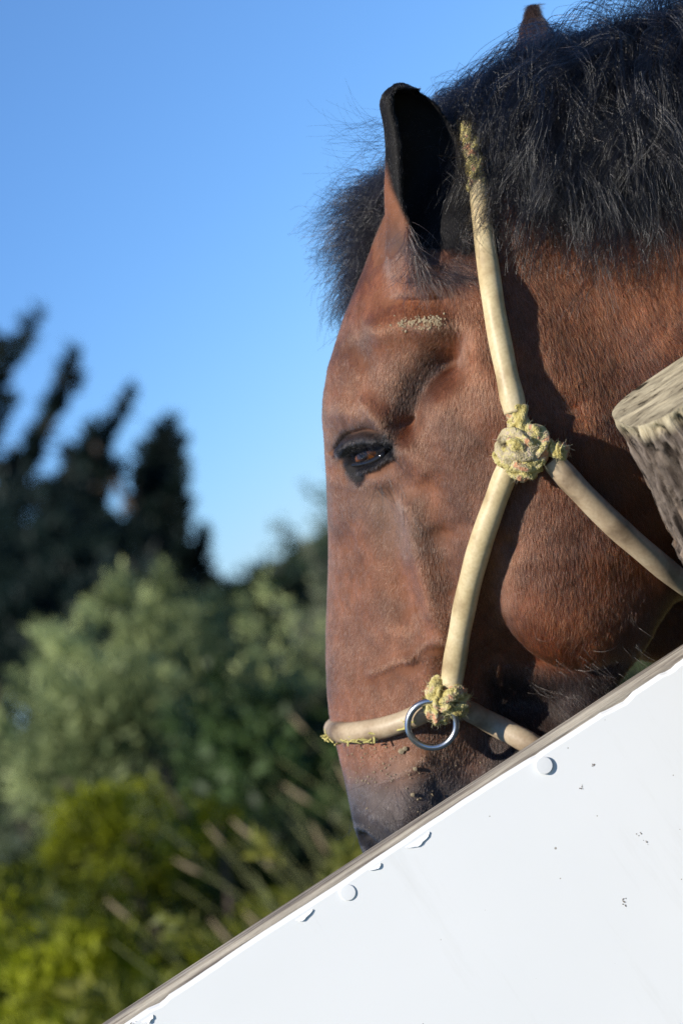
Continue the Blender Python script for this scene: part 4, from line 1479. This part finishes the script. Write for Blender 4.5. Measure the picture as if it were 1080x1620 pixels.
def post():
    PC = np.array([.2755, 2.115]); ztop = 1.3965
    root = empty('fence_post', (PC[0], PC[1], 0), 'weathered grey timber post with split bark and a pale sawn top', 'fence post')
    na, nz2 = 420, 380
    th = np.linspace(0, 2 * math.pi, na, endpoint=False)
    hs = np.concatenate([np.linspace(0, .9, 60, endpoint=False), np.linspace(.84, 1.0, nz2)])   # 0 bottom .. 1 top
    zz = hs * ztop
    Tm, Zm = np.meshgrid(th, zz, indexing='ij')
    down = ztop - Zm
    cs, sn = np.cos(Tm), np.sin(Tm)
    base = np.where(down < .012, .079, .079 + .009 * sstep(.012, .10, down))
    # squarish split log
    n_ = 3.6
    rr = base / (np.abs(cs) ** n_ + np.abs(sn) ** n_) ** (1 / n_)
    q = np.stack([cs * 2.2, sn * 2.2, Zm * 3.0], -1)
    warp = (fbm(q * 1.5, 3) - .5)
    plates = fbm(np.stack([cs * 8 + warp * 3, sn * 8 + warp * 3, Zm * 15 + cs * 3], -1), 4)
    fiss = np.minimum(np.abs(fbm(np.stack([cs * 8 + warp * 3, sn * 8 + warp * 3, Zm * 9 + cs * 4], -1) + 7, 3) - .5), np.abs(fbm(np.stack([cs * 17 + warp * 2, sn * 17 + warp * 2, Zm * 11 + cs * 5], -1) + 9, 3) - .5) + .012)
    fiss = np.minimum(fiss, np.abs(fbm(np.stack([cs * 13 + warp * 2, sn * 13 + warp * 2, Zm * 5 + cs * 5], -1) + 21, 2) - .5))
    crack = 1 - sstep(.0, .050, fiss)
    fine_ = fbm(np.stack([cs * 46, sn * 46, Zm * 90], -1), 4)
    dep = np.tanh((plates - .5) * 7) * .0030 - crack * .009 + (fine_ - .5) * .0035
    step = sstep(.093, .097, down + warp * .03) * .004
    dep = dep * sstep(.0, .010, down) + step * 1.0
    rr = rr + dep
    tilt = .16
    X = PC[0] + rr * cs; Y = PC[1] + rr * sn
    top_off = tilt * (Y - PC[1]) - .15 * (X - PC[0]) * 0
    Zw = Zm + top_off * sstep(.15, 0.0, down)
    v = np.stack([X, Y, Zw], -1)
    lowf = sstep(.45, .56, plates)
    c0 = np.array([.060, .047, .039]); c1 = np.array([.185, .155, .132]); c2 = np.array([.26, .175, .115])
    t1 = sstep(.3, .7, fine_)[..., None]
    col = c0 * (1 - t1) + c1 * t1
    t2 = (sstep(.55, .75, fbm(np.stack([cs * 5, sn * 5, Zm * 22], -1) + 3, 3)) * .6)[..., None]
    col = col * (1 - t2) + c2 * t2
    col = col * (1 - .72 * crack[..., None])
    te = (sstep(.016, .002, down))[..., None]
    col = col * (1 - te) + np.array([.44, .39, .27]) * te
    nh = len(zz)
    idx = np.arange(na * nh).reshape(na, nh)
    nxt = np.roll(idx, -1, 0)
    qf = np.stack([idx[:, :-1], nxt[:, :-1], nxt[:, 1:], idx[:, 1:]], -1).reshape(-1, 4)
    m = post_material('post_bark', (85, 85, 8), .0075)
    mesh_obj('bark', v.reshape(-1, 3), qf, m, root, colors=col.reshape(-1, 3))
    # sawn top
    rim = v[:, -1]
    ctr = np.array([PC[0], PC[1], ztop])
    K = 26
    lay = []; cl = []
    for k in range(K):
        s = 1 - k / K
        p = ctr + (rim - ctr) * s
        ragged = (fbm(np.stack([p[:, 0] * 40, p[:, 1] * 260, p[:, 2] * 0], -1), 3) - .5)
        p = p.copy(); p[:, 2] += ragged * .004 * (1 if k else 0)
        lay.append(p)
        g = fbm(np.stack([p[:, 0] * 60, p[:, 1] * 320, p[:, 2] * 0], -1), 3)[:, None]
        cl.append(np.array([.17, .145, .095]) * (1 - g) * 1.1 + np.array([.46, .41, .29]) * g)
    vv = np.vstack(lay + [ctr[None]])
    cc = np.vstack(cl + [np.array([[.3, .28, .2]])])
    ii = np.arange(na * K).reshape(K, na)
    f = np.stack([ii[:-1], np.roll(ii, -1, 1)[:-1], np.roll(ii, -1, 1)[1:], ii[1:]], -1).reshape(-1, 4)
    faces = [tuple(int(a) for a in t) for t in f] + [(int(ii[-1, j]), int(ii[-1, (j + 1) % na]), na * K) for j in range(na)]
    mt = post_material('post_top', (40, 120, 60), .0010)
    mesh_obj('sawn_top', vv, faces, mt, root, colors=cc)
post()
print('fence', round(time.time() - T0, 1))

# ================================================================== VEGETATION
M_LEAF = attr_material('leaf', .55, .3, trans=.28)
M_BARK = mat('tree_bark')[0]
M_BARK.node_tree.nodes['Principled BSDF'].inputs['Base Color'].default_value = (.075, .058, .045, 1)
M_BARK.node_tree.nodes['Principled BSDF'].inputs['Roughness'].default_value = .9

def leaves_geo(P, size, aspect, r, dirs=None, spread=1.0):
    """one bent quad leaf per point"""
    n = len(P)
    d = r.normal(0, 1, (n, 3))
    if dirs is not None: d = dirs + d * spread
    d /= np.linalg.norm(d, axis=1)[:, None]
    s = np.cross(d, r.normal(0, 1, (n, 3))); s /= np.linalg.norm(s, axis=1)[:, None]
    L = size * r.uniform(.6, 1.4, n)[:, None]
    w = L * aspect / 2
    v = np.stack([P, P + d * L * .5 + s * w, P + d * L, P + d * L * .5 - s * w], 1).reshape(-1, 3)
    return v, np.arange(n * 4).reshape(n, 4)

def tint(n, c0, c1, r, clump=None):
    t = r.random(n)[:, None]
    if clump is not None: t = np.clip(clump[:, None] * .75 + t * .35, 0, 1)
    c = np.array(c0) * (1 - t) + np.array(c1) * t
    return np.repeat(c, 4, 0)

def bush(name, x, y, h, rx, ry, nblob, nleaf, leaf, aspect, c0, c1, label, cat, group, seed, blob=.30, up=.0, shoots=0, base=0.0):
    r = np.random.default_rng(seed)
    root = empty(name, (x, y, 0), label, cat, group)
    cs = []
    for i in range(nblob):
        a = r.uniform(0, 6.283); q = math.sqrt(r.random()); zf = r.random() ** .8
        w = math.sqrt(max(0, 1 - (max(zf - .35, 0) / .65) ** 2))
        cs.append((x + math.cos(a) * q * rx * w, y + math.sin(a) * q * ry * w, base + (h - base) * (.08 + .78 * zf)))
    cs = np.array(cs)
    rb = blob * h * r.uniform(.45, 1.0, nblob)
    b = r.integers(0, nblob, nleaf)
    d = r.normal(0, 1, (nleaf, 3)); d /= np.linalg.norm(d, axis=1)[:, None]
    P = cs[b] + d * (rb[b] * r.uniform(.55, 1.05, nleaf))[:, None] * np.array([1, 1, .85])
    P[:, 2] = np.maximum(P[:, 2], .02)
    dirs = d * .6 + np.array([0, 0, up])
    if shoots:
        m = shoots
        sc = cs[r.integers(0, nblob, m)]; sd = r.normal(0, .35, (m, 3)) + np.array([0, 0, 1.0]); sd /= np.linalg.norm(sd, axis=1)[:, None]
        k = 40
        t = r.random((m, k, 1)); sl = r.uniform(.04, .12, (m, 1, 1)) * h
        PP = sc[:, None, :] + sd[:, None, :] * (t * sl + .15 * h) + r.normal(0, .012 * h, (m, k, 3))
        P = np.vstack([P, PP.reshape(-1, 3)]); dirs = np.vstack([dirs, np.repeat(sd, k, 0)])
    v, f = leaves_geo(P, leaf, aspect, r, dirs, .7)
    cl = fbm(P * (2.2 / max(h * .4, .3)) + seed, 3)
    col = tint(len(P), c0, c1, r, sstep(.3, .7, cl))
    o = mesh_obj('foliage', v, f, M_LEAF, root, smooth=False, colors=col); o['kind'] = 'stuff'
    parts = []
    for i in range(min(9, nblob)):
        e = cs[i]
        mid = np.array([x * .6 + e[0] * .4, y * .6 + e[1] * .4, e[2] * .5])
        p = catmull([(x + r.normal(0, .04 * rx), y + r.normal(0, .04), 0), mid, e], 8)
        parts.append(tube_geo(p, np.linspace(.018, .006, 8) * h, 6))
    vv, ff = merge_geo(parts)
    mesh_obj('stems', vv, ff, M_BARK, root)
    return root

def at(px, py, D):
    w = px2w(px, py, D)
    return w

def conifer(name, x, y, h, trunk_r, limbs, label, cat, seed, c0, c1, leaf=.16, group=None, density=260):
    """trunk and limbs; each limb carries short twigs of needles; limbs = list of (z0, azimuth, length, rise)"""
    r = np.random.default_rng(seed)
    root = empty(name, (x, y, 0), label, cat, group)
    p = np.stack([x + np.linspace(0, .2, 12) * r.normal(0, 1), np.full(12, y), np.linspace(0, h, 12)], 1)
    v, f = tube_geo(p, np.linspace(trunk_r, .03, 12), 10)
    mesh_obj('trunk', v, f, M_BARK, root)
    LP, LD, parts = [], [], []
    for z0, az, L, rise in limbs:
        d = np.array([math.cos(az), math.sin(az), rise]); 
        t = np.linspace(0, 1, 9)[:, None]
        path = np.array([x, y, z0]) + d * L * t + np.array([0, 0, 1]) * (t ** 2.2) * L * .12
        parts.append(tube_geo(path, np.linspace(.05, .012, 9) * (L / 3 + .3), 6))
        ns = int(7 + 9 * L)
        dn = d / np.linalg.norm(d)
        for q_ in range(ns):
            u = .18 + .82 * (q_ + r.random()) / ns
            b0 = np.array([np.interp(u, t[:, 0], path[:, i]) for i in range(3)])
            side = r.normal(0, 1, 3); side[2] = side[2] * .45 + .25
            sdir = dn * 1.15 + side * .52 + np.array([0, 0, .25 + .5 * u]); sdir /= np.linalg.norm(sdir)
            sl = (.14 + .36 * (1.06 - u)) * (.55 + .22 * L) * r.uniform(.6, 1.2)
            m = int(density * sl * .26) + 10
            tt = r.random(m)
            LP.append(b0 + sdir * (tt * sl)[:, None] + r.normal(0, .018, (m, 3)) * (1.3 - tt)[:, None])
            LD.append(np.tile(sdir, (m, 1)) + r.normal(0, .3, (m, 3)))
    P = np.vstack(LP); Dd = np.vstack(LD)
    v, f = leaves_geo(P, leaf, .24, r, Dd, .45)
    cl = fbm(P * .9, 3)
    mesh_obj('crown', v, f, M_LEAF, root, smooth=False, colors=tint(len(P), c0, c1, r, sstep(.3, .7, cl)))['kind'] = 'stuff'
    vv, ff = merge_geo(parts)
    o = mesh_obj('branches', vv, ff, M_BARK, root); o['kind'] = 'stuff'
    return root

def limb_to(x, y, tip, z0):
    """limb spec from the trunk at z0 to a tip in world"""
    dx, dy, dz = tip[0] - x, tip[1] - y, tip[2] - z0
    L = math.hypot(dx, dy)
    return (z0, math.atan2(dy, dx), L, (dz - .12 * L) / L)

PINE0, PINE1 = (.006, .015, .014), (.015, .032, .026)
# tall pine left of the frame; its limbs reach in with upturned ends
r5 = np.random.default_rng(21)
D5 = 36.0
tx, ty = at(-330, 700, D5)[0], D5
limbs = []
for px, py in ((52, 522), (8, 548), (122, 575), (205, 640), (150, 690), (90, 640), (185, 745), (150, 800), (60, 720), (20, 640), (-40, 520), (-30, 600), (40, 800), (120, 850), (180, 850), (0, 900), (60, 930)):
    tip = at(px, py, D5 + r5.normal(0, .8))
    L0 = math.hypot(tip[0] - tx, tip[1] - ty)
    limbs.append(limb_to(tx, ty, tip, max(.6, tip[2] - .46 * L0)))
for i in range(24):
    z0 = r5.uniform(1.2, 10.5)
    limbs.append((z0, r5.uniform(1.2, 5.4), (11.5 - z0) * .26 + .5, .35))
conifer('pine_tree', tx, ty, 11.6, .28, limbs, 'tall dark pine whose upswept branches reach in at the picture edge', 'tree', 31, PINE0, PINE1, .17, 'dark pines behind the paddock', 420)
# narrower pine, its tip free against the sky
D6 = 34.0
tp = at(268, 705, D6)
tx6 = at(215, 850, D6)[0]
limbs = []
for px, py in ((268, 705), (290, 755), (250, 760), (300, 800), (240, 810), (285, 840), (225, 850), (300, 880), (255, 880), (205, 900), (330, 910), (230, 940), (290, 940)):
    tip = at(px, py, D6 + r5.normal(0, .6))
    L0 = max(.3, math.hypot(tip[0] - tx6, tip[1] - D6))
    limbs.append(limb_to(tx6, D6, tip, max(.5, tip[2] - .70 * L0)))
for i in range(16):
    z0 = r5.uniform(.8, 3.2)
    limbs.append((z0, r5.uniform(0, 6.28), 1.0, .4))
conifer('pine_tree', tx6, D6, 3.6, .14, limbs, 'small dark pine with one narrow leader standing clear against the sky', 'tree', 32, PINE0, PINE1, .15, 'dark pines behind the paddock', 420)
# rounded dark tree lower down
c = at(370, 935, 27.0)
bush('broadleaf_tree', c[0], 27.0, c[2] + .16, .62, .7, 20, 5200, .12, .55, (.008, .018, .012), (.026, .048, .024), 'round dark tree low against the sky beside the horse', 'tree', None, 41, .24)
for i, (px, py, D, rx, sd, lb) in enumerate((
        (0, 800, 31.0, 1.0, 42, 'black green pine mass filling the edge of the view under the tall pine'),
        (70, 870, 30.0, .8, 43, 'dark bushy young pine directly below the upswept branches'),
        (150, 960, 29.0, .6, 44, 'dark low pine at the foot of the narrow leader'))):
    c = at(px, py, D)
    bush('bushy_pine', c[0], D, c[2] + .1, rx, .8, 34, 9000, .17, .30, PINE0, PINE1, lb, 'tree', 'dark bushy pines', sd, .17, .6, 30)
# pale feathery tree partly behind the horse
def feathery(name, px, py, D, hpx, n, label, seed, c0, c1):
    r = np.random.default_rng(seed)
    top = at(px, py, D)
    x = top[0]; h = top[2]
    root = empty(name, (x, D, 0), label, 'tree')
    parts, P, Dr = [], [], []
    for i in range(n):
        a = r.uniform(0, 6.28); q = r.uniform(.15, 1.0) * .42 * h
        e = np.array([x + math.cos(a) * q, D + math.sin(a) * q, h * r.uniform(.35, 1.02) * (1 - .25 * q / (.42 * h))])
        path = catmull([(x, D, .1 * h), (x + math.cos(a) * q * .5, D + math.sin(a) * q * .5, e[2] * .5), e], 12)
        parts.append(tube_geo(path, np.linspace(.02, .005, 12) * h * .4, 5))
        m = 130
        u = r.uniform(.35, 1, m)
        P.append(np.stack([np.interp(u, np.linspace(0, 1, 12), path[:, k]) for k in range(3)], 1) + r.normal(0, .03 * h, (m, 3)) * (1.1 - u)[:, None] + r.normal(0, .012 * h, (m, 3)))
        Dr.append(np.tile((path[-1] - path[-4]) / np.linalg.norm(path[-1] - path[-4]), (m, 1)))
    P = np.vstack(P); Dr = np.vstack(Dr)
    v, f = leaves_geo(P, .035 * h, .3, r, Dr, .7)
    o = mesh_obj('crown', v, f, M_LEAF, root, smooth=False, colors=tint(len(P), c0, c1, r)); o['kind'] = 'stuff'
    vv, ff = merge_geo(parts)
    mesh_obj('trunk', vv, ff, M_BARK, root)
feathery('willow_tree', 455, 865, 17.0, 0, 46, 'pale feathery tree showing sky between its twigs beside the nose', 51, (.12, .15, .09), (.30, .32, .19))
feathery("willow_tree", 500, 650, 24.0, 0, 52, 'blue green tree mostly hidden behind the horse brow', 52, (.03, .055, .035), (.07, .11, .06))

# grey green shrub in the middle distance
GG0, GG1 = (.042, .072, .022), (.42, .48, .21)
for i, (px, py, D, rx, sd, lb) in enumerate((
        (150, 890, 13.0, .62, 61, 'grey green shrub with pale upright shoots in front of the pines'),
        (40, 940, 12.2, .55, 62, 'grey green shrub at the far edge with bluish lower leaves'),
        (255, 960, 13.6, .46, 63, 'olive grey shrub between the pale one and the round dark tree'))):
    c = at(px, py, D)
    bush('grey_shrub', c[0], D, c[2] * .88, rx, .6, 34, 11000, .050, .36, GG0, GG1, lb, 'shrub', 'grey green shrubs', sd, .17, .5, 46)
# darker shrubs under and beside it
for i, (px, py, D, rx, sd, c0, c1, lb) in enumerate((
        (380, 1060, 14.5, .55, 71, (.018, .03, .016), (.07, .09, .045), 'deep green shrub next to the muzzle height'),
        (30, 1080, 17.0, 1.2, 75, (.02, .035, .015), (.08, .11, .05), 'dull green shrub low behind the grey ones at the edge of the view'),
        (330, 1290, 10.4, .42, 76, (.006, .014, .005), (.022, .042, .012), 'almost black green bush between the golden bush and the seed heads'),
        (470, 1100, 15.5, .55, 72, (.035, .05, .025), (.13, .15, .075), 'sage green shrub glimpsed beside the bridge of the nose'),
        (330, 1110, 11.2, .55, 73, (.02, .038, .012), (.07, .12, .035), 'mid green leafy shrub below the grey ones'),
        (440, 1130, 12.0, .60, 74, (.016, .022, .012), (.05, .06, .03), 'dark brownish shrub behind the seed heads'))):
    c = at(px, py, D)
    bush('green_shrub', c[0], D, c[2], rx, .5, 30, 8000, .055, .45, c0, c1, lb, 'shrub', 'green shrubs behind the seed heads', sd, .20, .3, 20)
# yellow green bush at the lower corner
YG0, YG1 = (.010, .026, .003), (.33, .36, .010)
for i, (px, py, D, rx, sd, lb) in enumerate((
        (80, 1222, 9.0, .46, 81, 'yellow green bush filling the lower corner of the view'),
        (235, 1330, 9.6, .36, 82, 'darker side of the yellow green growth next to the grasses'),
        (-80, 1330, 8.4, .45, 83, 'yellow green bush cut by the edge of the view'),
        (30, 1450, 7.6, .30, 84, 'low yellow green bush close above the white panel'))):
    c = at(px, py, D)
    k = .25 if i == 1 else 1.0  # second bush's leaf colour darkened to stand for shade
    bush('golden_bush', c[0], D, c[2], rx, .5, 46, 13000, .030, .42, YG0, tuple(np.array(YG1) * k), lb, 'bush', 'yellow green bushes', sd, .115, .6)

# grasses with seed heads
def grass_clump(px, py, D, n, seed, label):
    r = np.random.default_rng(seed)
    c = at(px, py, D)
    root = empty('grass_clump', (c[0], D, 0), label, 'grass', 'tall seeding grasses')
    blades = []; heads = []
    for i in range(n):
        bx, by = c[0] + r.normal(0, .16), D + r.normal(0, .2)
        h = c[2] * r.uniform(.55, 1.05)
        lean = r.normal(-.05, .16) * h
        p = catmull([(bx, by, 0), (bx + lean * .4, by, h * .55), (bx + lean * 1.1, by + r.normal(0, .05), h)], 8)
        blades.append(tube_geo(p, np.linspace(.0035, .0012, 8), 4))
        if r.random() < .24:
            d = p[-1] - p[-3]; d /= np.linalg.norm(d)
            L = r.uniform(.045, .085)
            q = p[-1] + d * np.linspace(-.02, L, 7)[:, None]
            heads.append(tube_geo(q, np.array([.0015, .005, .0065, .0065, .0055, .0035, .001]) * r.uniform(.7, 1.1), 6))
    v, f = merge_geo(blades)
    o = mesh_obj('blades', v, f, M_GRASS, root); o['kind'] = 'stuff'
    if heads:
        v, f = merge_geo(heads)
        o = mesh_obj('seed_heads', v, f, M_SEED, root); o['kind'] = 'stuff'
M_GRASS, _, b_ = mat('grass_blade'); b_.inputs['Base Color'].default_value = (.14, .15, .05, 1); b_.inputs['Roughness'].default_value = .7
M_SEED, _, b_ = mat('seed_head'); b_.inputs['Base Color'].default_value = (.30, .235, .13, 1); b_.inputs['Roughness'].default_value = .8
for i, (px, py, D, n, lb) in enumerate(((430, 1265, 7.2, 30, 'tan seed heads on thin stalks left of the muzzle'), (470, 1195, 7.8, 26, 'taller tan grass stalks close to the noseband height'),
                                        (430, 1340, 6.8, 18, 'short tan seed heads just above the rail'), (500, 1280, 7.4, 26, 'grass stalks between the muzzle and the other seed heads'))):
    grass_clump(px, py, D, n, 90 + i, lb)
# leafy weeds above the rail
for i, (px, py, D, sd, lb) in enumerate(((505, 1295, 6.4, 101, 'bright yellow green weeds under the muzzle'), (450, 1370, 6.0, 102, 'leafy green weeds just over the rail'),
                                         (345, 1470, 5.8, 103, 'yellowish weeds between the dark bush and the rail'), (225, 1560, 5.6, 104, 'yellow tipped weeds near the low end of the rail'))):
    c = at(px, py, D)
    bush('weed', c[0], D, c[2], .15, .18, 22, 1800, .040, .30, (.045, .075, .012), (.24, .235, .04), lb, 'weeds', 'leafy weeds beyond the rail', sd, .09, .9, 10)
# rough undergrowth closing the view at the ground
def undergrowth():
    r = np.random.default_rng(111)
    n = 60000
    X = r.uniform(-9, 9, n); Y = r.uniform(10.2, 22, n)
    hh = .25 + .9 * fbm(np.stack([X * .5, Y * .5, X * 0], -1), 3) * sstep(10, 14, Y)
    P = np.stack([X, Y, r.random(n) * hh], 1)
    v, f = leaves_geo(P, .11, .4, r, np.tile([0, 0, .8], (n, 1)), .7)
    o = mesh_obj('undergrowth', v, f, M_LEAF, smooth=False, colors=tint(n, (.010, .018, .006), (.035, .05, .015), r), origin=np.array([0, 14, 0]))
    tag(o, 'dark tangled undergrowth between the bushes and the trees', 'undergrowth', kind='stuff')
undergrowth()
def treeline():
    r = np.random.default_rng(121)
    n = 26000
    X = r.uniform(-75, 75, n); Y = 58 + r.normal(0, 3, n)
    top = 1.15 + 3.2 * sstep(3, 12, X) + 3.2 * sstep(-14, -26, X)
    top = top * (.75 + .5 * fbm(np.stack([X * .25, X * 0 + 3, X * 0], -1), 3))
    P = np.stack([X, Y, r.random(n) ** .8 * top], 1)
    v, f = leaves_geo(P, .55, .5, r)
    o = mesh_obj('far_woods', v, f, M_LEAF, smooth=False, colors=tint(n, (.012, .024, .012), (.05, .07, .03), r), origin=np.array([0, 58, 0]))
    tag(o, 'distant belt of dark trees along the far side of the paddock', 'woods', kind='stuff')
treeline()
print('done', round(time.time() - T0, 1))
